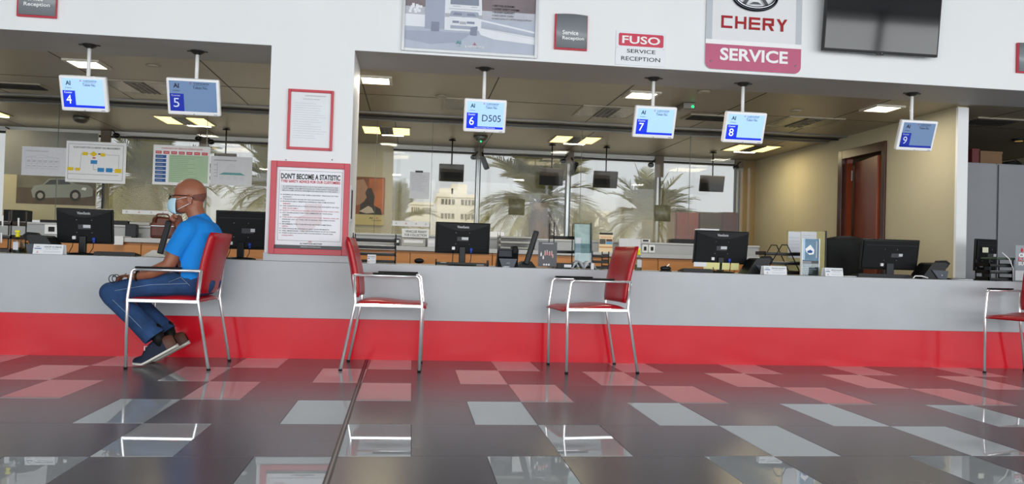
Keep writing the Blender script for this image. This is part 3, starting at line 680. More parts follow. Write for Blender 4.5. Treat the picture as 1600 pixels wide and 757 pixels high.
plaque(1587, 66, 1640, 116, 'curved grey sign cut off by the right edge of the picture', full=(.27, .25))

# truck poster
x0, z0, x1, z1 = rect(628, 0, 840, 86, YH); z1 = z0+.75
t = thing('truck_poster', 'framed poster of a white truck on the wall above display 6', 'poster', ((x0+x1)/2, YH, z0))
q = MB(); b = .022
for bx in ((x0, z0, x0+b, z1), (x1-b, z0, x1, z1), (x0+b, z0, x1-b, z0+b), (x0+b, z1-b, x1-b, z1)): q.box(bx[0], YH-.025, bx[1], bx[2], YH, bx[3], mat('satin_silver_frame', '#d4d6d8', .3, metal=.5, var=.02), .002)
q.build('frame', t, world=True)
g = (x0+b, z0+b, x1-x0-2*b, z1-z0-2*b, YH-.006)
q = MB(); q.box(x0+b, YH-.005, z0+b, x1-b, YH, z1-b, mat('poster_grey_blue', '#b4bccb', .35, var=.04)); 
frr(q, g, 0, .455, 1, 1, mat('poster_mauve_sky', '#7d7276', .4, var=.25, scale=3)); frr(q, g, 0, .36, 1, .455, mat('poster_pale_haze', '#b9bcc6', .4, var=.08), 0)
frr(q, g, 0, .24, .17, .37, mat('poster_white_road', '#e6e9ef', .4, var=.03), 1)
q.flat([P(g, a, c_) for a, c_ in [(.55, .27), (1, .20), (1, .12), (.68, .15), (.58, .19)]], g[4]-.0012, _M['poster_white_road'])
q.flat([P(g, a, c_) for a, c_ in [(.57, .34), (1, .24), (1, .26), (.57, .36)]], g[4]-.0012, _M['poster_white_road'])
for k in range(3): fln(q, g, .57, .285-.01*k, 1, .215-.018*k, .002, LINK, 3)
for k in range(14): x, z = P(g, .02+.1*random.random(), .38+.08*random.random()); q.fr(x, z, x+.02, z+.02, g[4]-.0015-.0001*k, _M['poster_white_road'])
q.build('picture', t, world=True)
q = MB(); tw = mat('truck_white', '#e3e6ec', .4, var=.03); tg = mat('truck_shadow_blue', '#a2abbd', .5, var=.04); td = mat('truck_dark', '#858da0', .5, var=.04)
def pl(L, m_, lay): q.flat([P(g, a, c_) for a, c_ in L], g[4]-.0006*lay, m_)
pl([(.15, .22), (.15, 1), (.33, 1), (.33, .24)], tg, 4); pl([(.30, .22), (.30, 1), (.565, 1), (.585, .46), (.58, .24), (.5, .22)], tw, 5)
pl([(.33, .37), (.57, .37), (.555, .43), (.35, .43)], tg, 6); pl([(.36, .385), (.43, .385), (.43, .41), (.375, .415)], td, 7); pl([(.47, .385), (.54, .385), (.525, .415), (.47, .41)], td, 7); pl([(.33, .45), (.57, .45), (.57, .455), (.33, .455)], tg, 7); pl([(.36, .48), (.42, .48), (.42, .484), (.36, .484)], td, 7); pl([(.50, .48), (.55, .48), (.55, .484), (.50, .484)], td, 7); pl([(.345, .24), (.555, .24), (.555, .275), (.345, .275)], tg, 7)
pl([(.345, .29), (.555, .29), (.55, .34), (.35, .34)], tw, 8); pl([(.36, .30), (.41, .30), (.41, .325), (.36, .325)], td, 9); pl([(.47, .30), (.53, .30), (.53, .325), (.47, .325)], td, 9)
pl([(.415, .29), (.465, .29), (.465, .32), (.415, .32)], LINK, 9); pl([(.29, .36), (.335, .36), (.335, .40), (.29, .40)], LINK, 9); pl([(.56, .36), (.59, .36), (.59, .40), (.56, .40)], LINK, 9)
pl([(.2, .20), (.26, .20), (.26, .30), (.2, .30)], td, 9); pl([(.5, .18), (.55, .18), (.55, .28), (.5, .26)], td, 9); pl([(.0, .19), (.2, .2), (.5, .2), (.42, .1), (.2, .06), (0, .1)], tg, 3)
pl([(.34, .50), (.56, .50), (.55, .9), (.35, .9)], td, 8)
x, z = P(g, .44, .372); diamond(q, x, z, .012, g[4]-.006, LINK)
q.build('truck_image', t, world=True)
q = MB(); 
for k, s_ in enumerate(('BEST FUEL ECONOMY', 'LATEST SAFETY SYSTEMS', 'IN-DASH GEARSHIFT', 'EASY DRIVE CABIN', 'HIGH QUALITY AFTER SALES SUPPORT')):
    ftx(q, g, s_, .68, .505-.035*k, .68+.0093*len(s_), .525-.035*k, INK if k < 3 else GINK, 11, .01); fln(q, g, .665, .515-.035*k, .672, .515-.035*k, .005, INK, 11)
ftx(q, g, 'AI', .39, .075, .43, .11, TT, 11, .03); ftx(q, g, 'AL HABTOOR', .39, .05, .43, .062, LINK, 11); ftx(q, g, 'AL HABTOOR MOTORS', .46, .042, .61, .065, WINK, 11, .02); x, z = P(g, .535, .085); diamond(q, x, z, .014, g[4]-.007, RR)
q.build('lettering', t, world=True)

# white truck-brand sign
t, g = sheet('truck_service_sign', 'white sign with a red bar above the words SERVICE RECEPTION', 'sign', 962, 50, 1040, 103, YH, mat('sign_white', '#eceef3', .25, var=.01), .006)
q = MB(); x0, z0 = P(g, .05, .56); x1, z1 = P(g, .95, .93); n = 6; rr_ = .012; poly = []
for cx, cz, a0 in ((x1-rr_, z1-rr_, 0), (x0+rr_, z1-rr_, 90), (x0+rr_, z0+rr_, 180), (x1-rr_, z0+rr_, 270)): poly += [(cx+rr_*math.cos(R(a0+90*k/n)), cz+rr_*math.sin(R(a0+90*k/n))) for k in range(n+1)]
q.flat(poly, g[4], mat('sign_rose_red', '#d2495e', .25, var=.02)); q.build('red_bar', t, world=True)
q = MB(); ftx(q, g, 'FUSO', .12, .63, .88, .86, WINK, 2, .02); ftx(q, g, 'SERVICE', .22, .36, .79, .47, INK, 2, .005); ftx(q, g, 'RECEPTION', .11, .13, .89, .25, INK, 2, .005); q.build('lettering', t, world=True)
for a in (.03, .96):
    x, z = P(g, a, .51); q = MB(); q.lathe([(.006, 0), (.006, .004), (.003, .005)], (0, 0, 0), WHITE, 10, X=Matrix.Translation((x, g[4], z)) @ Matrix.Rotation(R(90), 4, 'X')); q.build('screw_cap', t, world=True)

# car-brand service sign
x0, z0, x1, z1 = rect(1102, 0, 1251, 112, YH); zr = at(1176, 73, YH).z; zw = at(1176, 66, YH).z; z1 = z0+.80
t = thing('car_service_sign', 'tall sign with a chrome oval emblem over a rose band reading SERVICE', 'sign', ((x0+x1)/2, YH, z0))
q = MB(); rr_ = .055; n = 8; poly = [(x1, z1), (x0, z1)]+[(x0+rr_-rr_*math.cos(R(90*k/n)), z0+rr_-rr_*math.sin(R(90*k/n))) for k in range(n+1)]+[(x1-rr_+rr_*math.sin(R(90*k/n)), z0+rr_-rr_*math.cos(R(90*k/n))) for k in range(n+1)]
q.prism(poly, YH-.012, YH, mat('sign_backing_grey', '#c9ccd0', .2, var=.02)); q.build('backing', t, world=True)
W = x1-x0
q = MB(); q.box(x0+.0, YH-.014, zw, x1-.0, YH-.0125, z1, mat('sign_panel_white', '#e9eaec', .15, var=.01)); q.box(x0+.0, YH-.0146, zr-.0, x1, YH-.0125, zw, WINK); q.build('white_panel', t, world=True)
q = MB(); q.box(x0+.0, YH-.0152, zw, x0+.05, YH-.0141, z1, mat('panel_border_grey', '#c3c8ce', .2, var=.01)); q.build('panel_border', t, world=True)
q = MB(); q.box(x1-.05, YH-.0152, zw, x1-.0, YH-.0141, z1, _M['panel_border_grey']); q.build('panel_border', t, world=True)
poly2 = [(x1, zr), (x0, zr)]+poly[2:]
q = MB(); q.prism(poly2, YH-.0145, YH-.0125, mat('sign_rose_band', '#c56a86', .15, var=.02)); q.build('rose_band', t, world=True)
q = MB(); q.text('SERVICE', x0+W*.15, z0+.072, x1-W*.14, z0+.172, YH-.0160, WINK, bold=.028); q.build('white_lettering', t, world=True)
zc = at(1177, 38, YH).z; hh = .098
# wide angular red brand letters built from bars
q = MB(); cr = mat('brand_deep_red', '#a3101c', .3, var=0); lx0 = x0+W*.155; lx1 = x1-W*.155; lw = (lx1-lx0-.024*4)/5; s_ = .018; y_ = YH-.0160
_k = [0]
def bar(a, b, c_, d_): _k[0] += 1; q.box(a, y_-.004-.00025*_k[0], b, c_, y_+.0002, d_, cr)
def zz(i): return zc-hh/2, zc+hh/2
for i, ch in enumerate('CHERY'):
    a = lx0+i*(lw+.024); c_ = a+lw; lo, hi = zz(i); mid = (lo+hi)/2
    if ch == 'C': bar(a, lo, a+s_, hi); bar(a, lo, c_, lo+s_); bar(a, hi-s_, c_, hi)
    if ch == 'H': bar(a, lo, a+s_, hi); bar(c_-s_, lo, c_, hi); bar(a, mid-s_/2, c_, mid+s_/2)
    if ch == 'E': bar(a, lo, a+s_, hi); bar(a, lo, c_, lo+s_); bar(a, hi-s_, c_, hi); bar(a, mid-s_/2, c_, mid+s_/2)
    if ch == 'R': bar(a, lo, a+s_, hi); bar(a, hi-s_, c_, hi); bar(a, mid-s_/2, c_, mid+s_/2); bar(c_-s_, mid-s_/2, c_, hi); q.prism([(mid_x, z_) for mid_x, z_ in ((a+lw*.45, mid), (a+lw*.45+s_*1.3, mid), (c_+.004, lo), (c_-s_*1.2, lo))], y_-.004, y_, cr)
    if ch == 'Y': q.prism([(a, hi), (a+s_*1.3, hi), (a+lw/2+s_*.6, mid-.003), (a+lw/2-s_*.6, mid-.003)], y_-.0038, y_, cr); q.prism([(c_, hi), (c_-s_*1.3, hi), (a+lw/2-s_*.6, mid-.003), (a+lw/2+s_*.6, mid-.003)], y_-.004, y_, cr); bar(a+lw/2-s_*.6, lo, a+lw/2+s_*.6, mid)
q.build('red_lettering', t, world=True)
q = MB(); ec = at(1178, 0, YH); ex, ez = ec.x, ec.z+.018; A, B_ = .178, .105; CHD = mat('emblem_chrome', '#b9bcc2', .15, metal=1, var=0); EDK = mat('emblem_dark_chrome', '#3b3c42', .15, metal=1, var=0)
N = 48
q.tube([(ex+A*math.cos(2*math.pi*k/N), YH-.026, ez+B_*math.sin(2*math.pi*k/N)) for k in range(N)], .014, EDK, closed=True)
q.tube([(ex+(A-.016)*math.cos(2*math.pi*k/N), YH-.030, ez+(B_-.015)*math.sin(2*math.pi*k/N)) for k in range(N)], .011, CHD, closed=True)
for sx in (-1, 1): q.add([(ex+sx*.02, YH-.034, ez+.07), (ex-sx*.012, YH-.034, ez+.07), (ex+sx*.078, YH-.034, ez-.066), (ex+sx*.105, YH-.034, ez-.055),
    (ex+sx*.02, YH-.018, ez+.07), (ex-sx*.012, YH-.018, ez+.07), (ex+sx*.078, YH-.018, ez-.066), (ex+sx*.105, YH-.018, ez-.055)], [(0, 1, 2, 3), (4, 5, 6, 7), (0, 1, 5, 4), (1, 2, 6, 5), (2, 3, 7, 6), (3, 0, 4, 7)], CHD)
q.prism([(ex-.05, ez-.062), (ex+.05, ez-.062), (ex+.02, ez-.045), (ex-.02, ez-.045)], YH-.034, YH-.018, CHD)
q.build('oval_emblem', t, world=True)
for a in (x0+.045, x1-.045): q = MB(); q.lathe([(.007, 0), (.007, .005), (.003, .007)], (0, 0, 0), STEEL, 12, X=Matrix.Translation((a, YH-.0145, z0+.06)) @ Matrix.Rotation(R(90), 4, 'X')); q.build('screw_cap', t, world=True)

# wall television
Yt = YF-.10; x0, z0, x1, z1 = rect(1286.5, 0, 1466, 84, Yt); z1 = z0+.60
t = thing('wall_television', 'large black flat television on the wall at the upper right', 'television', ((x0+x1)/2, Yt, z0))
piv = Vector(((x0+x1)/2, Yt, z0)); X = Matrix.Translation(piv) @ Matrix.Rotation(R(5.6), 4, 'X') @ Matrix.Translation(-piv)
q = MB(); q.box(x0, Yt, z0, x1, Yt+.035, z1, BLACK, .004, X=X); q.build('casing', t, world=True)
q = MB(); q.box(x0+.012, Yt-.0015, z0+.02, x1-.012, Yt+.001, z1-.012, mat('tv_glass', '#0c0f13', .06, spec=.6, var=0), X=X); q.build('screen', t, world=True)
q = MB(); q.prism([((x0+x1)/2-.05, z0+.008), ((x0+x1)/2+.05, z0+.008), ((x0+x1)/2+.02, z0-.012), ((x0+x1)/2-.02, z0-.012)], Yt-.003, Yt+.02, BLACK, X=X); q.ball(((x0+x1)/2+.005, Yt-.006, z0+.002), .006, STEEL, X=X); q.build('sensor_lip', t, world=True)
q = MB(); q.box((x0+x1)/2-.25, Yt+.03, z0+.05, (x0+x1)/2+.25, YF-.001, z0+.35, BLACK2); q.build('wall_bracket', t, world=True)

# framed certificate and framed tyre advice poster on the column
def frame_pic(name, lab, u0, v0, u1, v1, b, m_, pa, depth=.02):
    x0, z0, x1, z1 = rect(u0, v0, u1, v1, YH)
    t = thing(name, lab, 'framed notice', ((x0+x1)/2, YH, z0)); q = MB()
    for bx in ((x0, z0, x0+b, z1), (x1-b, z0, x1, z1), (x0+b, z0, x1-b, z0+b), (x0+b, z1-b, x1-b, z1)): q.box(bx[0], YH-depth, bx[1], bx[2], YH, bx[3], m_, .0025)
    q.build('frame', t, world=True); q = MB(); q.box(x0+b, YH-.004, z0+b, x1-b, YH, z1-b, pa); q.build('sheet', t, world=True)
    return t, (x0+b, z0+b, x1-x0-2*b, z1-z0-2*b, YH-.005)
t, g = frame_pic('framed_certificate', 'red framed white certificate high on the column', 449.5, 141, 520.5, 235, .019, REDP, mat('certificate_paper', '#dfe4e6', .35, var=.03))
q = MB(); ftx(q, g, 'AL HABTOOR MOTORS SERVICE POLICY', .35, .93, .88, .95, GINK); ftx(q, g, 'CERTIFICATE OF COMMITMENT', .3, .87, .72, .885, GINK)
for k in range(16): fln(q, g, .08, .8-.042*k, random.uniform(.5, .92), .8-.042*k, .0018, LINK, 1)
q.build('printing', t, world=True)
t, g = frame_pic('tyre_advice_poster', 'thick red framed tyre safety poster reading DON\'T BECOME A STATISTIC', 422, 254, 545.5, 398.5, .042, REDP, mat('poster_paper', '#e8e9ee', .35, var=.01), .03)
q = MB(); ftx(q, g, "DON'T BECOME A STATISTIC", .06, .855, .94, .925, INK, 2, .03); ftx(q, g, 'TYRE SAFETY ADVICE FOR OUR CUSTOMERS', .06, .81, .94, .845, RINK, 2, .03)
for a0, b0, a1, b1 in ((.04, .96, .97, .96), (.04, .1, .97, .1), (.04, .1, .04, .96), (.97, .1, .97, .96)): fln(q, g, a0, b0, a1, b1, .0025, GINK, 1)
frr(q, g, .06, .7, .94, .785, mat('poster_pale_box', '#d6d8dd', .4, var=0), 1)
for k, s_ in enumerate(('AL HABTOOR MOTORS HAVE A DUTY OF CARE TO EDUCATE OUR', 'CUSTOMERS THE IMPORTANCE OF TYRE SAFETY PLEASE SEE', 'BELOW SOME CRITICAL INFORMATION RELATING TO TYRE SAFETY')): ftx(q, g, s_, .09, .757-.025*k, .91, .771-.025*k, INK, 3, .01)
L = [('DOZENS OF PEOPLE LOSE THEIR LIVES EVERY YEAR DUE TO TYRE', 1), ('BLOWOUTS.', 0), ('TYRE BLOWOUTS OCCUR ON THE UAE ROADS DAILY.', 1), ('BLOWOUTS ARE A TERRIFYING EXPERIENCE AND COME WITHOUT', 1), ('WARNING.', 2), ('THE CONDITION OF A TYRE IS CRITICAL FOR THE SAFETY OF YOU', 1), ('AND YOUR FAMILY.', 2),
 ('QUALITY TYRES SHOULD BE USED, INSTEAD OF BUYING CHEAP TYRES.', 3), ('ACT ON REPLACING TYRES IF RECOMMENDED BY YOUR LOCAL', 1), ('GARAGE.', 0), ('TYRE SAFETY DEPENDS ON QUALITY OF TYRES, VEHICLE LOAD, AIR', 3), ('PRESSURE, AGE OF TYRES, USE OF BRAKES, WEATHER & WHEEL', 0), ('BALANCE.', 0),
 ('RECOMMEND TYRES TO BE REPLACED BETWEEN 2-3MM TREAD', 1), ('DEPTH.', 2), ('TYRES SHOULD BE CHECKED AT LEAST ONCE PER MONTH.', 1), ('WELL MAINTAINED TYRES LIFE EXPECTANCY IS UP TO 4 YEARS.', 1), ('WORN & SECOND HAND TYRES CAN BE DEADLY, POLICE FINES', 1), ('COULD APPLY.', 2)]
zq = .655
for s_, k in L:
    wd = min(.84, .0146*len(s_)); ftx(q, g, s_, .1, zq, .1+wd, zq+.014, RINK if k in (2, 3) else INK, 3, .01)
    if k in (1, 3): fln(q, g, .06, zq+.008, .085, zq+.008, .003, INK, 3)
    zq -= .0278
q.build('printing', t, world=True)
q = MB(); wm = mat('watermark_rose_grey', '#dcd2d6', .4, var=0)
x, z = P(g, .45, .32); q.flat([(x+.075*math.cos(k*math.pi/12), z+.06*math.sin(k*math.pi/12)) for k in range(24)], g[4]-.0003, wm); frr(q, g, .43, .30, .68, .56, wm, .6)
q.build('watermark_picture', t, world=True)
q = MB(); frr(q, g, 0, 0, 1, .045, mat('poster_black_band', '#26272c', .4, var=0), 1); ftx(q, g, 'www.habtoormotors.com', .38, .02, .68, .035, WINK, 3)
ftx(q, g, 'AL HABTOOR MOTORS', .37, .057, .7, .074, INK, 3, .02); x, z = P(g, .52, .09); diamond(q, x-.006, z, .009, g[4]-.002, RINK); diamond(q, x+.006, z, .009, g[4]-.002, RINK)
q.build('footer', t, world=True)
for u in (447, 519):
    p = at(u, 250, YH); q = MB(); q.ball((p.x, YH-.004, p.z), .005, STEEL); q.build('hook', t, world=True)
# notice on the column flank
p = at(554, 318, 6.3)
t = thing('flank_notice', 'narrow dark and white notice on the side of the column', 'notice', (-.473, 6.25, 1.0)); q = MB()
za, zb_ = at(554, 347, 6.25).z, at(554, 292, 6.25).z
q.box(-.4725, 6.12, za, -.468, 6.40, zb_, PAPER); q.build('sheet', t, world=True); q = MB(); q.box(-.4679, 6.14, za+.02, -.467, 6.28, zb_-.03, INK); q.build('printing', t, world=True)

# ------------------------------------------------------------------ chairs
def rot_seg(pts, r, m_, q, X=None, n=12): q.tube(pts, r, m_, n, X=X)
def smooth_path(pts, rad=.03, k=5):
    pts = [Vector(p) for p in pts]; out = [pts[0]]
    for i in range(1, len(pts)-1):
        a = pts[i]+(pts[i-1]-pts[i]).normalized()*rad; b = pts[i]+(pts[i+1]-pts[i]).normalized()*rad
        for j in range(k+1):
            t_ = j/k; out.append(a*(1-t_)**2+pts[i]*2*t_*(1-t_)+b*t_**2)
    out.append(pts[-1]); return out
def make_chair(lab):
    t = thing('visitor_chair', lab, 'chair', (0, 0, 0), group='red vinyl visitor chairs at the counter'); hw = .235
    # front is +x
    q = MB(); bm = bmesh.new(); N, Mx = 14, 8; grid = []
    prof = []
    for i in range(N+1):
        a = i/N; x = -.20+.475*a; z = .472-.004*math.sin(a*math.pi)+.008*math.sin(a*2*math.pi)
        z += .006*math.sin(a*math.pi)
        if a > .85: z -= .014*((a-.85)/.15)**2
        prof.append((x, z))
    vs = []; fs = []
    for i, (x, z) in enumerate(prof):
        for j in range(Mx+1):
            b_ = j/Mx; y = -.225+.45*b_; e = (2*b_-1)**6*.018; ex_ = (2*(i/N)-1)**8*.02
            vs.append((x, y*(1-.04*(i/N)**6), z-e-ex_*.6))
    k0 = len(vs)
    for i, (x, z) in enumerate(prof):
        for j in range(Mx+1): b_ = j/Mx; vs.append((x if i < N else x-.008, (-.22+.44*b_)*(1-.04*(i/N)**6), max(.442-(.014*((i/N-.8)/.2)**2 if i/N > .8 else 0), .40)))
    W = Mx+1
    for i in range(N):
        for j in range(Mx):
            a = i*W+j; fs.append((a, a+W, a+W+1, a+1)); fs.append((k0+a, k0+a+1, k0+a+W+1, k0+a+W))
    for i in range(N): a = i*W; fs.append((a, k0+a, k0+a+W, a+W)); a = i*W+Mx; fs.append((a, a+W, k0+a+W, k0+a))
    for j in range(Mx): a = j; fs.append((a, a+1, k0+a+1, k0+a)); a = N*W+j; fs.append((a, k0+a, k0+a+1, a+1))
    q.add(vs, fs, REDV, True); q.build('seat', t)
    # backrest: slanted curved pad
    q = MB(); NZ, NY = 12, 10; vs = []; 
    def bpos(i, j, side):
        a = i/NZ; b_ = j/NY; z = .495+.405*a; x = -.188-.080*a+.012*math.sin(a*math.pi); y = (-.222+.444*b_)*(1-.05*(1-a)**2)
        bow = -.022*(1-(2*b_-1)**2)          # centre dished backwards
        th = .028*(1-.55*abs(2*b_-1)**6)*(1-.5*abs(2*a-1)**8)
        return (x+bow+side*th, y, z)
    for side in (1, -1):
        for i in range(NZ+1):
            for j in range(NY+1): vs.append(bpos(i, j, side))
    W = NY+1; k0 = (NZ+1)*W; fs = []
    for i in range(NZ):
        for j in range(NY): a = i*W+j; fs.append((a, a+1, a+W+1, a+W)); fs.append((k0+a, k0+a+W, k0+a+W+1, k0+a+1))
        a = i*W; fs.append((a, a+W, k0+a+W, k0+a)); a = i*W+NY; fs.append((a, k0+a, k0+a+W, a+W))
    for j in range(NY): a = j; fs.append((a, k0+a, k0+a+1, a+1)); a = NZ*W+j; fs.append((a, a+1, k0+a+1, k0+a))
    q.add(vs, fs, REDV, True); q.build('backrest', t)
    for sy in (-1, 1):
        y = sy*hw
        q = MB(); q.tube(smooth_path([(.24, y, .004), (.245, y, .46), (.222, y, .640), (.20, y, .647)], .02), .0105, CHROME); fl = q.build('leg', t)
        q = MB(); q.lathe([(.0125, 0), (.0125, .012)], (.24, y, .0005), BLACK, 12); q.build('foot_cap', fl)
        q = MB(); q.tube([(-.285, y, .004), (-.20, y, .46), (-.215, y, .65)], .0105, CHROME); bl = q.build('leg', t)
        q = MB(); q.lathe([(.0125, 0), (.0125, .012)], (-.285, y, .0005), BLACK, 12); q.build('foot_cap', bl)
        q = MB(); q.box(-.20, y-.010, .432, .245, y+.010, .456, CHROME, .004); q.build('seat_rail', t)
        q = MB(); q.tube([(.21, y, .646), (-.215, y, .646)], .0095, CHROME); ar = q.build('arm', t)
        q = MB(); q.box(-.09 if sy < 0 else -.09, y-.021, .654, .20, y+.021, .666, BLACK2, .005); q.build('arm_pad', ar)
    q = MB(); q.tube([(.20, -hw, .438), (.20, hw, .438)], .009, CHROME); q.tube([(-.19, -hw, .445), (-.19, hw, .445)], .009, CHROME); q.build('cross_rail', t)
    return t
chair0 = make_chair('red chrome armchair the man in the blue shirt sits on')
def place(o, x, y, rz): o.location = (x, y, 0); o.rotation_euler = (0, 0, rz)
place(chair0, -1.56, 5.69, R(176.5))
c2 = copy_tree(chair0); c2['label'] = 'empty red chrome armchair just right of the column, facing right'; place(c2, -.16, 5.72, R(-2))
c3 = copy_tree(chair0); c3['label'] = 'empty red chrome armchair in the middle of the counter, facing left'; place(c3, 1.30, 5.745, R(186))
c4 = copy_tree(chair0); c4['label'] = 'red chrome armchair cut off by the right edge, turned slightly to the hall'; place(c4, 4.785, 5.665, R(180+20))

# ------------------------------------------------------------------ seated person
SKIN = mat('brown_skin', '#9a5f45', .45, var=.08, scale=14, bump=.02)
SHIRT = mat('bright_blue_cotton', '#0a86de', .85, var=.05, scale=10, bump=.06)
DENIM = mat('blue_denim', '#22436f', .85, var=.28, scale=14, bump=.08)
def organic(q, name, parent, m_, voxel=.006, smooth=6, cut=None):
    me = bpy.data.meshes.new('t'); me.from_pydata(q.v, [], q.f); o = bpy.data.objects.new('t', me); COL.objects.link(o)
    r_ = o.modifiers.new('r', 'REMESH'); r_.mode = 'VOXEL'; r_.voxel_size = voxel
    s_ = o.modifiers.new('s', 'SMOOTH'); s_.iterations = smooth; s_.factor = .5
    dg = bpy.context.evaluated_depsgraph_get(); dg.update(); me2 = bpy.data.meshes.new_from_object(o.evaluated_get(dg))
    bm = bmesh.new(); bm.from_mesh(me2)
    for (co, no) in (cut or []): bmesh.ops.bisect_plane(bm, geom=bm.verts[:]+bm.edges[:]+bm.faces[:], plane_co=co, plane_no=no, clear_outer=True)
    bm.to_mesh(me2); bm.free(); bpy.data.objects.remove(o); bpy.data.meshes.remove(me)
    me2.name = name
    me2.materials.clear(); me2.materials.append(m_)
    for p in me2.polygons: p.use_smooth = True; p.material_index = 0
    o = bpy.data.objects.new(name, me2); COL.objects.link(o)
    if parent is not None: me2.transform(parent.matrix_basis.inverted()); o.parent = parent
    return o
def caps(q, a, b, r0, r1, m_=None, n=14):
    m_ = m_ or SKIN; q.ball(a, r0, m_, n=8); q.ball(b, r1, m_, n=8); q.cone(a, b, r0, r1, m_, n)
def chain(q, L, m_=None):
    for (a, ra), (b, rb) in zip(L, L[1:]): caps(q, a, b, ra, rb, m_)
PY = 5.70
man = thing('person', 'seated person in blue t-shirt, jeans and face mask with glasses, facing left', 'person', (-1.5, PY, 0))
q = MB()
q.ball((-1.513, PY, 1.168), 1, SKIN, (.104, .077, .100), 16); q.ball((-1.562, PY, 1.120), 1, SKIN, (.062, .061, .085)); q.ball((-1.560, PY, 1.072), 1, SKIN, (.058, .052, .046))
q.ball((-1.500, PY, 1.10), 1, SKIN, (.075, .066, .07)); q.ball((-1.60, PY, 1.055), 1, SKIN, (.026, .028, .02))
q.ball((-1.612, PY, 1.150), 1, SKIN, (.016, .046, .010)); caps(q, (-1.620, PY, 1.135), (-1.646, PY, 1.098), .010, .014)
for s_ in (-1, 1):
    q.ball((-1.497, PY+s_*.079, 1.118), 1, SKIN, (.020, .010, .032), rot=Euler((0, R(-12), R(-s_*14)))); q.ball((-1.585, PY+s_*.036, 1.105), 1, SKIN, (.022, .02, .018))
chain(q, [((-1.495, PY, 1.09), .060), ((-1.455, PY, .99), .060), ((-1.425, PY, .90), .085)])
for s_ in (-1, 1):
    chain(q, [((-1.43, PY+s_*.08, .86), .10), ((-1.46, PY+s_*.07, .70), .10), ((-1.44, PY+s_*.07, .58), .10)])
    chain(q, [((-1.44, PY+s_*.10, .56), .06), ((-1.95, PY+s_*.10, .50), .045), ((-1.70, PY+s_*.10, .26), .036)])
# near (left) arm and open hand on the thigh
chain(q, [((-1.485, 5.535, .895), .058), ((-1.585, 5.515, .675), .043), ((-1.70, 5.53, .622), .038), ((-1.785, 5.555, .598), .027), ((-1.82, 5.565, .594), .024)])
for i in range(4):
    y = 5.545+.017*i; L_ = (.030, .034, .032, .025)[i]
    chain(q, [((-1.80, y, .592), .013), ((-1.862, y, .598), .0105), ((-1.862-L_, y, .596), .009), ((-1.868-L_*1.55, y+.002, .578), .008), ((-1.866-L_*1.7, y+.003, .562), .0072)])
chain(q, [((-1.805, 5.600, .588), .012), ((-1.838, 5.618, .584), .0105), ((-1.868, 5.616, .580), .0085)])
# far (right) arm raised to the chin
chain(q, [((-1.475, 5.875, .895), .058), ((-1.575, 5.905, .70), .043), ((-1.585, 5.86, .83), .036), ((-1.600, 5.775, .965), .027), ((-1.602, 5.755, .995), .026)])
for i in range(4):
    y = 5.775-.017*i
    chain(q, [((-1.605, y, 1.0), .014), ((-1.632, y, 1.008), .010), ((-1.642, y, .988), .009), ((-1.618, y, .975), .008)])
chain(q, [((-1.60, 5.705, 1.0), .011), ((-1.618, 5.70, 1.018), .009)])
organic(q, 'body', man, SKIN, .0055, 4)
# t-shirt
q = MB()
for s_ in (-1, 1):
    chain(q, [((-1.425, PY+s_*.075, .875), .118), ((-1.425, PY+s_*.075, .80), .122), ((-1.455, PY+s_*.065, .68), .128), ((-1.455, PY+s_*.06, .56), .118), ((-1.45, PY+s_*.055, .50), .108)])
    chain(q, [((-1.435, PY+s_*.03, .955), .062), ((-1.455, PY+s_*.10, .935), .066), ((-1.475, PY+s_*.155, .905), .072)])
chain(q, [((-1.455, PY, .985), .070), ((-1.44, PY, .95), .085)])
chain(q, [((-1.478, 5.545, .905), .074), ((-1.535, 5.525, .80), .066), ((-1.575, 5.515, .715), .064)])
chain(q, [((-1.468, 5.865, .905), .074), ((-1.535, 5.885, .80), .066), ((-1.565, 5.90, .75), .063)])
# folds
for k in range(6): a = .62+.05*k; q.tube([(-1.56+.012*k, 5.575, a), (-1.48, 5.555, a+.03), (-1.38, 5.575, a+.07)], [.004, .010, .003], SHIRT)
sh = organic(q, 't_shirt', man, SHIRT, .007, 5)
bm = bmesh.new(); bm.from_mesh(sh.data)      # open the sleeve end and the hem by trimming below planes
inv = man.matrix_basis.inverted()
def trim(bm, co, no, test):
    co, no = Vector(co), Vector(no).normalized()
    fs = [f for f in bm.faces if test(man.matrix_basis @ f.calc_center_median())]; es = list({e for f in fs for e in f.edges}); vs = list({v for f in fs for v in f.verts})
    bmesh.ops.bisect_plane(bm, geom=vs+es+fs, plane_co=man.matrix_basis.inverted() @ co, plane_no=no, clear_outer=True)
trim(bm, (-1.56, 5.515, .757), (-.45, 0, -1), lambda p: p.y < 5.60 and p.x < -1.50 and p.z < .79 and p.z > .60 and p.x < -1.515)
trim(bm, (-1.44, 5.7, .540), (-.05, 0, -1), lambda p: p.x > -1.60 and p.z < .62)
trim(bm, (-1.47, 5.7, 1.012), (-.35, 0, 1), lambda p: True)
bm.to_mesh(sh.data); bm.free()
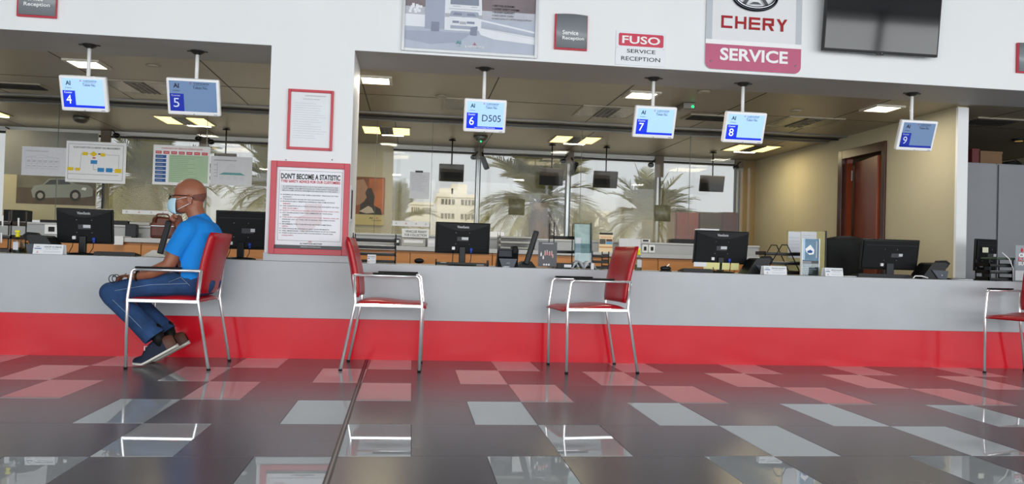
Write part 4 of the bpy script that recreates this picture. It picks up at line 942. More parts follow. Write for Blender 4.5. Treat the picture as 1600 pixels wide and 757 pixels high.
# jeans
q = MB()
for s_ in (-1, 1):
    kx = -1.972+.03*(s_ > 0); y = PY+s_*.10
    chain(q, [((-1.40, PY+s_*.085, .565), .092), ((-1.46, y, .560), .088), ((-1.70, y, .540), .076), ((kx, y, .485), .068), ((kx+.02, y, .460), .070), ((-1.82+.02*(s_ > 0), y, .335), .070), ((-1.68+.02*(s_ > 0), y, .195), .076), ((-1.65+.02*(s_ > 0), y, .165), .077)])
jn = organic(q, 'jeans', man, DENIM, .007, 3)
bm = bmesh.new(); bm.from_mesh(jn.data)
trim(bm, (-1.692, 5.7, .185), (.64, 0, -.77), lambda p: p.z < .30)
trim(bm, (-1.42, 5.7, .60), (.2, 0, 1), lambda p: p.x > -1.58)
bm.to_mesh(jn.data); bm.free()
SEAM = mat('pale_denim_seam', '#8ea3bd', .8, var=0)
q = MB(); q.tube([(-1.46, 5.513, .56), (-1.70, 5.523, .545), (-1.92, 5.530, .50)], .0018, SEAM, 5); q.tube([(-1.93, 5.531, .44), (-1.82, 5.531, .335), (-1.72, 5.529, .235)], .0018, SEAM, 5); q.build('seam', man, world=True)
q = MB(); q.tube([(-1.58, 5.515, .565), (-1.50, 5.502, .600), (-1.44, 5.50, .545)], .0015, SEAM, 5); q.build('pocket_stitching', man, world=True)
# sneakers
SN = mat('navy_canvas', '#151f36', .8, var=.1, scale=40); SOLE = mat('off_white_rubber_sole', '#d9d6cb', .6, var=.04); BRN = mat('brown_leather_patch', '#5b3527', .6, var=.1)
def sneaker(yc, dx, hid):
    s_ = thing('t', None, None); bpy.data.objects.remove(s_)
    def C(s): # centre line of the sole bottom: s=0 toe .. 1 heel
        L = .325*s
        if L < .075: return Vector((-1.812+dx+L, yc, .002+.004*(1-s)))
        e = L-.075; a = R(31); return Vector((-1.737+dx+e*math.cos(a), yc, .004+e*math.sin(a)))
    def N(s): a = R(31)*min(1, max(0, (s*.325-.05)/.06)); return Vector((-math.sin(a), 0, math.cos(a)))
    prof = [(0, .012, .012), (.03, .030, .026), (.10, .042, .036), (.22, .049, .048), (.36, .048, .066), (.5, .043, .088), (.62, .038, .098), (.75, .036, .088), (.88, .034, .082), (.97, .026, .074), (1, .012, .06)]
    n = 12; vs = []; fs = []
    for s, wd, h in prof:
        c_, nn = C(s), N(s)
        for k in range(n+1): a = math.pi*k/n; vs.append(c_+nn*.022+Vector((0, 1, 0))*(wd*math.cos(a))+nn*(h*math.sin(a)**.8))
    W = n+1
    for i in range(len(prof)-1):
        for k in range(n): a = i*W+k; fs.append((a, a+1, a+W+1, a+W))
    q = MB(); q.add(vs, fs, SN, True); up = q.build('sneaker', man, world=True)
    q = MB(); vs = []; fs = []
    for s, wd, h in prof:
        c_, nn = C(s), N(s); ww = wd*1.08+.002
        for k in range(8): a = 2*math.pi*k/8+math.pi/8; vs.append(c_+nn*(.013+.014*math.sin(a))+Vector((0, 1, 0))*(ww*math.copysign(min(1, abs(math.cos(a))*1.08), math.cos(a))))
    for i in range(len(prof)-1):
        for k in range(8): a = i*8+k; b = i*8+(k+1) % 8; fs.append((a, b, b+8, a+8))
    fs += [list(range(7, -1, -1)), [(len(prof)-1)*8+k for k in range(8)]]
    q.add(vs, fs, SOLE, False); q.build('sole', up, world=False); 
    up.children[-1].data.transform(Matrix.Translation(-Vector(man.location)))
    q = MB()
    for k in range(4):
        s = .40+.055*k; c_, nn = C(s), N(s); h = .072+.007*k
        q.tube([c_+nn*(h-.004)+Vector((0, -.028, 0)), c_+nn*(h+.014)+Vector((-.003, 0, 0)), c_+nn*(h-.004)+Vector((0, .028, 0))], .003, WHITE, 6)
    c_, nn = C(.5), N(.5); q.tube([c_+nn*.095, c_+nn*.10+Vector((-.02, -.03, .0)), c_+nn*.07+Vector((-.03, -.042, 0))], .003, WHITE, 6)
    lc = q.build('laces', up); lc.data.transform(Matrix.Translation(-Vector(man.location)))
    q = MB(); vs = []; fs = []
    for s, wd, h in [(.80, .0385, .090), (.88, .037, .086), (.97, .029, .078), (1.004, .014, .063)]:
        c_, nn = C(s), N(s)
        for k in range(n+1): a = math.pi*k/n; vs.append(c_+nn*.022+Vector((0, 1, 0))*(wd*math.cos(a))+nn*(h*math.sin(a)**.8))
    for i in range(3):
        for k in range(n): a = i*W+k; fs.append((a, a+1, a+W+1, a+W))
    q.add(vs, fs, BRN, True); hp = q.build('heel_patch', up); hp.data.transform(Matrix.Translation(-Vector(man.location)))
    q = MB(); c_, nn = C(.70), N(.70); top = Vector((-1.68+dx, yc, .245)); b0 = c_+nn*.055; q.ball(b0, .034, BLACK2, n=10); q.ball(top, .044, BLACK2, n=10); q.cone(b0, top, .034, .044, BLACK2, 14); q.build('sock', man, world=True)
sneaker(PY-.10, 0, False); sneaker(PY+.10, .02, True)
# mask, glasses, watch, hair stubble
MSK = mat('pale_blue_mask', '#b9dcea', .8, var=.03, scale=30, bump=.04)
q = MB(); vs = []; n1, n2 = 14, 12
for i in range(n1+1):
    a = R(-78+156*i/n1)
    for j in range(n2+1):
        b_ = R(-72+124*j/n2); rr_ = 1+.02*math.sin(j*2.6)
        vs.append((-1.572-.088*rr_*math.cos(a)*math.cos(b_)**.55 if math.cos(b_) > 0 else -1.57, PY+.069*math.sin(a), 1.085+.060*math.sin(b_)+(-.005)))
fs = [(i*(n2+1)+j, i*(n2+1)+j+1, (i+1)*(n2+1)+j+1, (i+1)*(n2+1)+j) for i in range(n1) for j in range(n2)]
q.add(vs, fs, MSK, True); mk = q.build('face_mask', man, world=True); md = mk.modifiers.new('thick', 'SOLIDIFY'); md.thickness = .002
q = MB()
for s_ in (-1, 1):
    q.tube([(-1.585, PY+s_*.067, 1.118), (-1.54, PY+s_*.075, 1.130), (-1.492, PY+s_*.083, 1.142), (-1.480, PY+s_*.080, 1.125)], .0022, WHITE, 6); q.tube([(-1.575, PY+s_*.064, 1.050), (-1.53, PY+s_*.072, 1.075), (-1.487, PY+s_*.083, 1.098)], .0022, WHITE, 6)
el = q.build('ear_loop', mk); el.data.transform(Matrix.Translation(-Vector(man.location)))
q = MB(); N = 16
for s_ in (-1, 1):
    q.tube([(-1.642+.010*abs(math.sin(2*math.pi*k/N)) if False else -1.643+.012*(1 if s_*(math.cos(2*math.pi*k/N)) > .5 else 0), PY+s_*.033+.026*math.cos(2*math.pi*k/N), 1.137+.017*math.sin(2*math.pi*k/N)) for k in range(N)], .0026, BLACK, 6, closed=True)
    q.tube([(-1.632, PY+s_*.060, 1.146), (-1.58, PY+s_*.074, 1.147), (-1.50, PY+s_*.083, 1.144), (-1.470, PY+s_*.082, 1.128)], .0028, BLACK, 6)
q.tube([(-1.645, PY-.008, 1.142), (-1.648, PY, 1.145), (-1.645, PY+.008, 1.142)], .0022, BLACK, 6); q.build('eyeglasses', man, world=True)
q = MB(); q.tube([(-1.790+.004*math.cos(a), 5.556+.030*math.cos(a), .597+.029*math.sin(a)) for a in [2*math.pi*k/16 for k in range(16)]], .006, BLACK, 8, closed=True); q.ball((-1.789, 5.552, .630), .015, BLACK, (1, 1, .4)); q.build('wrist_watch', man, world=True)
q = MB(); vs = []; n1, n2 = 16, 8
for i in range(n1+1):
    a = R(-72+144*i/n1)
    for j in range(n2+1): b_ = R(-36+(20+18*math.cos(a))*j/n2); vs.append((-1.513+.1052*math.cos(a)*math.cos(b_), PY+.0782*math.sin(a)*math.cos(b_), 1.168+.1012*math.sin(b_)))
fs = [(i*(n2+1)+j, (i+1)*(n2+1)+j, (i+1)*(n2+1)+j+1, i*(n2+1)+j+1) for i in range(n1) for j in range(n2)]
q.add(vs, fs, mat('shaved_hair_stubble', '#77493a', .7, var=.2, scale=80), True); q.build('hair_stubble', man, world=True)
# spectacles held over the knee
t = thing('folded_spectacles', 'black folded spectacles held in hand above the knee', 'glasses', (-1.93, 5.56, .57)); q = MB()
for s_ in (-1, 1): q.tube([(-1.935+.022*math.cos(2*math.pi*k/14)-.0+s_*.0, 5.56+s_*.030+.006*math.cos(2*math.pi*k/14), .578+.026*math.sin(2*math.pi*k/14)) for k in range(14)], .0028, BLACK, 6, closed=True)
q.tube([(-1.935, 5.535, .592), (-1.935, 5.585, .592)], .0026, BLACK, 6); q.build('rims', t, world=True)
q = MB(); q.tube([(-1.915, 5.53, .585), (-1.87, 5.528, .600), (-1.84, 5.53, .597)], .003, BLACK, 6); q.tube([(-1.915, 5.59, .585), (-1.87, 5.59, .612)], .003, BLACK, 6); q.build('temple', t, world=True)

# ------------------------------------------------------------------ outdoors mirrored in the glass, built as solid things beyond the rear windows
GZ = -.2
q = MB(); q.box(-80, YW+.3, GZ-.2, 90, 160, GZ, mat('pale_sand_ground', '#c9bfa8', .9, var=.08, scale=.3)); struct('ground', q, 'pale sandy ground outside')
FR = mat('dusty_palm_green', '#76744a', .7, var=.25, scale=2); FR2 = mat('dry_palm_brown', '#6b4c2a', .8, var=.3, scale=3); TRK = mat('palm_trunk_bark', '#7d6546', .9, var=.3, scale=20, bump=.5)
def palm(u, v, Y, r_px, lab, n=44, dead=0, seed=1, m_=None):
    rnd = random.Random(seed); c_ = at(u, v, Y); Rr = r_px*Y/1255
    t = thing('palm_tree', lab, 'palm tree', (c_.x, Y, GZ), group='date palms outside')
    q = MB(); H_ = c_.z-GZ
    pr = []
    for k in range(14): z = H_*k/13; pr.append((.24*(1+.12*(k % 2)) if k < 12 else .30, z))
    q.lathe(pr, (c_.x, Y, GZ), TRK, 12); q.build('trunk', t, world=True)
    def fronds(nn, elo, ehi, m_, ln, name):
        q = MB()
        for i in range(nn):
            az = 2*math.pi*(i*.618034)+rnd.uniform(-.2, .2); el = R(rnd.uniform(elo, ehi)); L = Rr*ln*rnd.uniform(.9, 1.15); p = Vector((c_.x, Y, c_.z)); d = Vector((math.cos(az)*math.cos(el), math.sin(az)*math.cos(el), math.sin(el)))
            S_ = 16; pts = [p.copy()]; dirs = []
            for k in range(S_):
                d = (d+Vector((0, 0, -.055-.035*(1-d.z)))).normalized(); dirs.append(d.copy()); p = p+d*L/S_; pts.append(p.copy())
            q.tube(pts[::2], [.022*L/2*(1-.08*k) for k in range(len(pts[::2]))], m_, 4)
            vs = []; fs = []
            for k in range(2, S_):
                for sub in (0, .5):
                    a = pts[k]+(pts[k+1]-pts[k])*sub; dd = dirs[k]; side = dd.cross(Vector((0, 0, 1)))
                    if side.length < .05: side = Vector((1, 0, 0))
                    side.normalize(); up = side.cross(dd)
                    ll = L*.30*math.sin(math.pi*min(1, (k+sub)/S_*.86+.12))**.7
                    for s_ in (-1, 1):
                        o_ = (side*s_*.75+dd*.62+up*rnd.uniform(.05, .35)).normalized()*ll*rnd.uniform(.85, 1.1); wv = dd*ll*.058+up*ll*.025
                        kk = len(vs); mid = a+o_*.55-Vector((0, 0, ll*.02)); vs += [a-wv, a+wv, mid+wv*.9, mid-wv*.9, a+o_-Vector((0, 0, ll*.12))]; fs += [(kk, kk+1, kk+2, kk+3), (kk+3, kk+2, kk+4)]
            q.add(vs, fs, m_)
        q.build(name, t, world=True)
    fronds(int(n*1.05), -5, 82, m_ or FR, 1.0, 'fronds')
    if dead: fronds(dead, -75, -20, FR2, .62, 'dry_fronds')
palm(842, 318, 26, 118, 'large date palm outside, tallest crown in the middle window', 46, 22, 3)
palm(1014, 345, 32, 88, 'date palm outside below the middle right window post', 46, 8, 5)
palm(915, 372, 38, 52, 'small date palm outside between the two larger crowns', 30, 0, 8)
palm(618, 352, 38, 66, 'date palm outside left of the white building', 40, 6, 11)
palm(232, 290, 26, 118, 'large date palm outside between the two chart notices', 48, 14, 13)
palm(436, 300, 36, 105, 'date palm outside partly hidden by the column', 44, 10, 17)
palm(90, 250, 30, 60, 'date palm outside behind the off-road car board', 30, 5, 19)
# reflected white office building and low houses
BW = mat('white_building_render', '#e8e2d2', .8, var=.03, scale=.3); WG = mat('dull_window_glass', '#5d5a52', .3, var=.1, scale=.5)
def building(u0, vtop, u1, Y, cols, rows, lab, steps=None):
    x0, x1, zt_ = at(u0, vtop, Y).x, at(u1, vtop, Y).x, at((u0+u1)/2, vtop, Y).z
    t = thing('building', lab, 'building', ((x0+x1)/2, Y, GZ)); q = MB(); q.box(x0, Y, GZ, x1, Y+9, zt_, BW); W = x1-x0
    q.box(x0-.1, Y-.1, zt_-.15, x1+.1, Y+9, zt_+.12, BW)
    q.build('walls', t, world=True)
    if steps:
        for a, b, h in steps: q = MB(); q.box(x0+W*a, Y+1, zt_+.12, x0+W*b, Y+5, zt_+h, BW); q.build('roof_block', t, world=True)
    fh = (zt_-GZ)/rows
    for r_ in range(rows):
        for c_ in range(cols):
            a = x0+W*(c_+.18)/cols; b = x0+W*(c_+.86)/cols; z = GZ+fh*r_+fh*.35
            q = MB(); q.box(a, Y-.04, z, b, Y-.001, z+fh*.38, WG)
            for k in range(1, 4): q.box(a+(b-a)*k/4-.04, Y-.06, z, a+(b-a)*k/4+.04, Y-.04, z+fh*.38, BW)
            q.build('window', t, world=True)
building(684, 306, 746, 70, 2, 5, 'white multi-storey office building with strip windows outside', [(.05, .4, .7), (.35, .75, 1.1)])
building(640, 318, 676, 84, 2, 4, 'plain white block left of the multi-storey building outside')
building(893, 332, 952, 60, 3, 3, 'low pale house outside between the palms', [(.3, .6, .4)])
building(560, 345, 634, 98, 4, 3, 'long low white house outside at the left of the second opening')
building(1090, 372, 1160, 90, 4, 2, 'distant low pale house outside at the right')
q = MB(); q.box(-40, 46, GZ, 60, 46.3, .9, BW); tag(q.build('boundary_wall'), 'long low white boundary wall outside', 'wall')

# ------------------------------------------------------------------ things on the counter
YM = 6.50
def tilted(cx, y, z, tilt, rz=0): return Matrix.Translation((cx, y, z)) @ Euler((R(tilt), 0, R(rz))).to_matrix().to_4x4()
GEAR = mat('sticker_silver', '#c9ccd0', .4, var=.03)
def monitor(u0, v0, u1, v1, lab, Y=YM, tilt=9, rz=0, style='curve', foot=None, notes=False, slab=None):
    x0, z0, x1, z1 = rect(u0, v0, u1, v1, Y); W, Hh = x1-x0, z1-z0; cx = (x0+x1)/2
    t = thing('computer_monitor', lab, 'monitor', (cx, Y, CT), group='black monitors on the counter')
    X = tilted(cx, Y, z0, tilt, rz)
    q = MB(); q.box(-W/2, 0, 0, W/2, .018, Hh, BLACK, .006, X=X); q.box(-W/2+.012, -.014, .012, W/2-.012, .001, Hh-.012, BLACK2, .007, X=X)
    if style == 'curve':
        n = 14; arc = [(-W/2+.012+(W-.024)*i/n, Hh-.055*math.sin(math.pi*i/n)-.012) for i in range(n+1)]
        poly = [(W/2-.012, Hh-.008), (-W/2+.012, Hh-.008)]+arc; q.prism(poly, -.020, -.013, BLACK, X=X)
    else: q.box(-W/2+.03, -.019, Hh*.80, W/2-.03, -.013, Hh*.82, DGREY, .001, X=X)
    pts = [(-W/2+.02, .045), (-W*.2, .032), (W*.2, .032), (W/2-.02, .045)]; q.box(-W/2+.03, -.016, .052, W/2-.03, -.013, .055, BLACK, X=X)
    q.build('housing', t, world=True)
    if style == 'curve': q = MB(); q.text('ViewSonic', -.048, Hh-.043, .048, Hh-.022, -.0212, GEAR, X=X, bold=.02); q.build('brand_lettering', t, world=True)
    q = MB(); a = .0 if style == 'curve' else .05; q.box(-.045+a, -.0155, Hh*.42, .045+a, -.0142, Hh*.55, mat('sticker_dark', '#3a3b40', .5, var=.2, scale=60), X=X); q.box(-.008+a*1.6, -.016, Hh*.46, .045+a*1.2, -.0156, Hh*.545, GEAR, X=X); q.build('rating_label', t, world=True)
    for sx in (-.055, .055):
        for sz in (.32, .68): q = MB(); q.ball((sx, -.0145, Hh*sz), .004, STEEL, X=X, n=6); q.build('screw', t, world=True)
    q = MB(); q.box(-.085, -.030, .035, -.060, -.012, .060, WHITE, .003, X=X); q.build('white_plug', t, world=True)
    if style != 'slab': q = MB(); q.box(.060, -.034, .028, .082, -.012, .052, BLUEP, .005, X=X); q.box(.064, -.032, .012, .078, -.016, .028, BLUEP, .004, X=X); q.build('blue_plug', t, world=True)
    nx = 0 if not foot else at(foot, (v0+v1)/2, Y).x-cx
    nw = .034 if style == 'slab' else .026
    q = MB(); q.box(cx+nx-nw, Y-.035, CT+.012, cx+nx+nw, Y+.0, z0+.06, DGREY if style == 'slab' else BLACK, .006); q.build('stand_neck', t, world=True)
    q = MB(); q.lathe([(.12, 0), (.12, .006), (.09, .013), (.03, .016)], (0, 0, 0), BLACK, 28, X=Matrix.Translation((cx+nx, Y-.02, CT+.0005)) @ Matrix.Diagonal((1, .75, 1, 1))); q.build('stand_base', t, world=True)
    q = MB(); pA = X @ Vector((-.072, -.03, .03)); q.tube([pA, pA+Vector((-.004, -.01, -.05)), (pA.x-.01, Y-.1, CT+.006)], .003, BLACK, 6)
    q.build('cable', t, world=True); q = MB()
    if style == 'slab': return t
    if style != 'slab': pB = X @ Vector((.071, -.03, .012)); q.tube([pB, pB+Vector((.0, -.01, -.04)), (pB.x-.014, Y-.08, CT+.006)], .003, BLACK, 6)
    q.build('cable', t, world=True)
    return t
monitor(90, 326, 179, 381, 'black monitor leftmost on the counter, back towards the hall', foot=132)
monitor(337, 330, 418, 390, 'black monitor between the seated person and the column', style='plain', tilt=3)
monitor(680, 348, 765, 397, 'black monitor on the counter just left of the slanted screen')
mon7 = monitor(1083, 361, 1167, 413, 'black monitor with yellow sticky notes under it')
monitor(1345, 374, 1431, 422, 'black slim monitor with grey neck beside the mesh office chair', style='slab', tilt=10, rz=-4)
monitor(1519, 374, 1560, 424, 'black monitor with a white sticker right of the white post', style='slab', tilt=2, rz=12)
x0, z0, x1, z1 = rect(1100, 411, 1155, 421, YM-.06)
for i, (a, b) in enumerate(((0, .45), (.52, .74), (.77, 1.0))):
    q = MB(); X = tilted(x0+(x1-x0)*(a+b)/2, YM-.05, z0, 6); w_ = (x1-x0)*(b-a)/2; q.box(-w_, 0, -.004, w_, .001, z1-z0, mat('yellow_sticky_paper', '#e9e3a0', .8, var=.02), X=X)
    tag(q.build('sticky_note'), 'pale yellow sticky note under the monitor, ' + ('leftmost and widest', 'just right of the stand', 'rightmost')[i], 'note', 'yellow sticky notes')
x0, z0, x1, z1 = rect(1084, 410, 1104, 417, YM-.07); q = MB(); q.box(x0, YM-.07, z0, x1, YM-.068, z1, PAPER); tag(q.build('paper_label'), 'small white card left of the yellow sticky notes', 'card')
x0, z0, x1, z1 = rect(1535, 387, 1544, 395, YM-.05); q = MB(); q.box(x0, YM-.052, z0, x1, YM-.050, z1, mat('cream_sticker', '#e6e2cc', .8, var=.02)); tag(q.build('square_sticker'), 'small cream square sticker on the monitor right of the white post', 'sticker')
x0, z0, x1, z1 = rect(1092, 357, 1122, 362, YM); q = MB(); q.box(x0, YM-.03, at(1107, 361, YM).z+.004, x1, YM+.10, at(1107, 361, YM).z+.016, PAPER, .002, X=None); tag(q.build('paper_stack'), 'white papers lying on top of the monitor with yellow notes', 'papers')

def keyboard(u0, u1, Y, lab):
    a, b = at(u0, 398, Y).x, at(u1, 398, Y).x; t = thing('keyboard', lab, 'keyboard', ((a+b)/2, Y, CT)); q = MB()
    q.prismx([(Y-.07, CT+.001), (Y+.07, CT+.001), (Y+.07, CT+.012), (Y-.07, CT+.028)], a, b, BLACK); q.build('base', t, world=True)
    q = MB(); n = int((b-a)/.021)
    for r_ in range(5):
        for k in range(n): y = Y-.055+r_*.023; q.box(a+.012+k*.0205, y, CT+.014, a+.029+k*.0205, y+.018, CT+.031-.0024*r_, DGREY, 0)
    q.build('keys', t, world=True)
keyboard(152, 216, 6.36, 'black keyboard left of the seated person, behind the counter edge')
keyboard(1064, 1110, 6.36, 'black keyboard left of the monitor with yellow notes')
keyboard(1335, 1418, 6.30, 'black keyboard in front of the slim monitor with grey neck')

def phone(u0, u1, Y, rz, lab, view='back'):
    a, b = at(u0, 400, Y).x, at(u1, 400, Y).x; W = b-a; cx = (a+b)/2
    t = thing('desk_phone', lab, 'telephone', (cx, Y, CT), group='black desk phones on the counter'); X = Matrix.Translation((cx, Y, CT+.001)) @ Matrix.Rotation(R(rz), 4, 'Z')
    q = MB(); q.prismx([(.08, 0), (.06, .02), (-.06, .145), (-.085, .145), (-.085, .13), (-.055, .05), (-.075, 0)], -W/2, W/2, BLACK, X=X); q.build('body', t, world=True)
    q = MB(); q.prism([(-W/2+.01, .065), (W/2-.01, .065), (W/2-.035, 0), (-W/2+.035, 0)], -.092, -.054, SLATE, X=X); q.box(-W/2+.004, -.090, .075, W/2-.05, -.070, .135, DGREY, .008, X=X); q.build('rear_stand', t, world=True)
    q = MB(); q.box(W/2-.05, -.10, .10, W/2-.006, .04, .165, BLACK2, .012, X=X); q.build('handset', t, world=True)
    q = MB(); q.text('CISCO', -.014, .026, .014, .036, -.0925, LINK, X=X); q.build('lettering', t, world=True)
def phone_side(u0, u1, v0, v1, Y, lab, flip=1):
    x0, z0, x1, z1 = rect(u0, v0, u1, v1, Y); W = x1-x0; h = z1-CT
    t = thing('desk_phone', lab, 'telephone', ((x0+x1)/2, Y, CT), group='black desk phones on the counter'); f_ = lambda a: x0+W*(a if flip > 0 else 1-a)
    z = lambda b: CT+.001+h*b
    poly = [(f_(0), z(0)), (f_(.32), z(.78)), (f_(.40), z(.86)), (f_(.78), z(.88)), (f_(.84), z(.8)), (f_(.72), z(.3)), (f_(.78), z(.0))]
    q = MB(); q.prism(poly if flip > 0 else poly[::-1], Y-.09, Y+.09, BLACK); q.build('body', t, world=True)
    pl_ = [(f_(.30), z(.48)), (f_(.83), z(.44)), (f_(.78), z(.0)), (f_(.50), z(.04))]; q = MB(); q.prism(pl_ if flip > 0 else pl_[::-1], Y-.10, Y-.091, SLATE); q.build('rear_stand', t, world=True)
    ph = [(f_(.58), z(.84)), (f_(.66), z(.98)), (f_(.88), z(1.0)), (f_(1.0), z(.85)), (f_(.9), z(.6)), (f_(.82), z(.7))]; q = MB(); q.prism(ph if flip > 0 else ph[::-1], Y-.055, Y+.0, BLACK2); q.build('handset', t, world=True)
    q = MB(); q.fr(f_(.62)-.004, z(.18), f_(.62)+.006, z(.24), Y-.101, LINK); q.build('logo_mark', t, world=True)
phone_side(40, 100, 364, 398, 6.29, 'black desk phone behind the leftmost name card', -1)
phone(776, 808, 6.27, 0, 'black desk phone left of the slanted screen')
phone_side(1160, 1204, 400, 430, 6.36, 'black desk phone right of the monitor with yellow notes')
phone_side(1430, 1478, 407, 437, 6.34, 'black desk phone near the white post')
q = MB(); p0 = at(1427, 436, 6.16); q.tube([p0+Vector((0, 0, -.006)), p0+Vector((.03, .02, .012)), p0+Vector((.10, .03, .012)), p0+Vector((.15, .03, -.002))], .005, WHITE, 8); 
zmin = min(v[2] for v in q.v); q.v = [(a, b, c_+CT+.001-zmin) for a, b, c_ in q.v]; tag(q.build('white_cable'), 'white curved cable in front of the phone near the white post', 'cable')
q = MB(); p0 = at(1474, 434, 6.3); q.tube([Vector((p0.x, 6.3, CT+.008)), Vector((p0.x+.05, 6.25, CT+.006)), Vector((p0.x+.2, 6.3, CT+.006))], .006, BLACK2, 8); tag(q.build('black_cable'), 'black cable on the counter just left of the white post', 'cable')

def name_card(u0, v0, u1, v1, Y, name, lab, rz=0):
    x0, z0, x1, z1 = rect(u0, v0, u1, v1, Y); W = x1-x0; cx = (x0+x1)/2; h = z1-CT
    t = thing('name_card', lab, 'name card', (cx, Y, CT), rz=0, group='white name cards on the counter edge'); X = Matrix.Translation((cx, Y, CT+.001)) @ Matrix.Rotation(R(rz), 4, 'Z') @ Matrix.Rotation(R(-12), 4, 'X')
    q = MB(); q.box(-W/2, 0, 0, W/2, .0015, h, PAPER, X=X); q.build('front_sheet', t, world=True)
    q = MB(); X2 = Matrix.Translation((cx, Y+.07, CT+.001)) @ Matrix.Rotation(R(rz), 4, 'Z') @ Matrix.Rotation(R(14), 4, 'X'); q.box(-W/2, 0, 0, W/2, .0015, h*.98, PAPER, X=X2); q.build('back_sheet', t, world=True)
    q = MB(); g = (-W/2, 0, W, h, -.001)
    ftx(q, g, name, .35, .68, .95, .8, INK, 0, .02); ftx(q, g, 'Service Advisor', .42, .5, .85, .6, GINK); 
    for b in (.3, .2): fln(q, g, .35, b, .92, b, .0012, GINK)
    frr(q, g, .04, .52, .27, .60, NB); x, z = P(g, .15, .2); diamond(q, x, z, .009, -.001, RINK); x, z = P(g, .15, .75); q.line(x-.012, z, x+.012, z, .004, -.001, GINK)
    q.v = [tuple(X @ Vector(a)) for a in q.v]; q.build('printing', t, world=True)
name_card(51, 382, 98, 398, 6.12, 'ANUP KUMAR', 'white name card at the far left of the counter')
name_card(574, 398, 587, 410, 6.14, 'ADVISOR', 'narrow white card behind the left empty chair')
name_card(1194, 416, 1230, 430, 6.12, 'SERVICE ADVISOR', 'white name card left of the tall brochure holder')
name_card(1290, 419, 1318, 431, 6.12, 'SERVICE ADVISOR', 'white name card right of the tall brochure holder')

def bottle(u, vbase_Y, scale, lab):
    Y = vbase_Y; x = at(u, 390, Y).x; t = thing('sanitizer_bottle', lab, 'bottle', (x, Y, CT), group='clear pump bottles with yellow tops'); s = scale
    q = MB(); q.lathe([(.030*s, 0), (.032*s, .01*s), (.032*s, .105*s), (.026*s, .125*s), (.012*s, .135*s), (.012*s, .14*s)], (x, Y, CT+.001), CLEAR, 20); q.build('bottle', t, world=True)
    q = MB(); q.lathe([(.029*s, 0), (.030*s, .05*s), (.001, .051*s)], (x, Y, CT+.003), glass('sanitizer_gel', '#c8d4d2', .04), 18); q.build('liquid', t, world=True)
    q = MB(); q.box(x-.020*s, Y-.034*s, CT+.03*s, x+.020*s, Y-.0325*s, CT+.095*s, PAPER2); q.build('label', t, world=True)
    q = MB(); q.lathe([(.016*s, .138*s), (.018*s, .15*s), (.014*s, .165*s), (.010*s, .17*s), (.010*s, .18*s)], (x, Y, CT), YELL, 14); q.box(x-.022*s, Y-.01*s, CT+.176*s, x+.018*s, Y+.01*s, CT+.196*s, YELL, .004); q.build('pump_top', t, world=True)
bottle(27, 6.25, .86, 'clear pump bottle with yellow top at the far left')
bottle(998, 6.30, .92, 'clear pump bottle with yellow top right of the middle chair')
# glass jar beside bottle
x = at(38, 390, 6.33).x; q = MB(); q.lathe([(.026, 0), (.028, .06), (.024, .075), (.024, .08)], (x, 6.33, CT+.001), glass('smoky_glass', '#b9b89c', .05), 18); tag(q.build('glass_jar'), 'small smoky glass jar beside the leftmost pump bottle', 'jar')

# tray racks
def tray_rack(u0, v0, u1, Y, levels, lab, m_=BLACK, papers=True, base=CT, tri=False, depth=.24):
    a, b = at(u0, 400, Y).x, at(u1, 400, Y).x; top = at((u0+u1)/2, v0, Y).z; h = top-base
    t = thing('tray_rack', lab, 'letter tray', ((a+b)/2, Y, base))
    for i in range(levels):
        z = base+.004+h*i/levels*.95; q = MB(); q.box(a, Y, z, b, Y+depth, z+.004, m_); q.box(a, Y, z, b, Y+.004, z+.022, m_); q.box(a, Y, z, a+.004, Y+depth, z+.03, m_); q.box(b-.004, Y, z, b, Y+depth, z+.03, m_); q.build('tray', t, world=True)
        if papers:
            for k in range(3+i % 2):
                q = MB(); X = Matrix.Translation(((a+b)/2+random.uniform(-.006, .006), Y+depth/2, z+.006+.005*k)) @ Matrix.Rotation(R(random.uniform(-4, 4)), 4, 'Z'); q.box(-(b-a)*.42, -depth*.42, 0, (b-a)*.42, depth*.42, .003, PAPER if (i+k) % 2 else PAPER2, X=X); q.build('paper', t, world=True)
    if not tri:
        for px_ in (a, b-.008):
            for py in (Y, Y+depth-.008): q = MB(); q.box(px_, py, base+.0005, px_+.008, py+.008, top, m_); q.build('post', t, world=True)
    else:
        for py in (Y, Y+depth):
            q = MB(); q.tube([(a, py, base+.006), (a+(b-a)*.45, py, top), (a+(b-a)*.6, py, top), (b, py, base+.006)], .005, m_, 8); q.build('wire_frame', t, world=True)
    return t
tray_rack(550, 365, 618, 6.40, 4, 'black letter tray rack full of papers right of the column')
tray_rack(681, 406, 764, 6.26, 1, 'low black mesh tray under the monitor left of the slanted screen', papers=True, depth=.10)
tray_rack(864, 348, 903, 6.62, 3, 'tall black tray rack with papers behind the dark product card', base=CT)
tray_rack(780, 364, 835, 8.45, 3, 'grey tray rack with papers on the rear worktop behind the slanted screen', m_=LOUV, base=zt)
tray_rack(925, 393, 952, 6.5, 3, 'black low tray rack behind the middle chair', papers=False)
tray_rack(1196, 383, 1252, 6.42, 3, 'black wire letter rack with triangular ends left of the brochure holder', papers=True, tri=True, depth=.2)
tray_rack(1546, 406, 1584, 6.20, 3, 'black tray rack with a green top at the far right', papers=True, depth=.17)
q = MB(); a, b = at(1543, 405, 6.3).x, at(1585, 405, 6.3).x; z = at(1565, 407, 6.3).z+.002; q.box(a, 6.19, z+.004, b, 6.385, z+.020, mat('dark_green_folder', '#3c5242', .5, var=.05), .005); tag(q.build('green_folder'), 'dark green folder on top of the tray rack at the far right', 'folder')
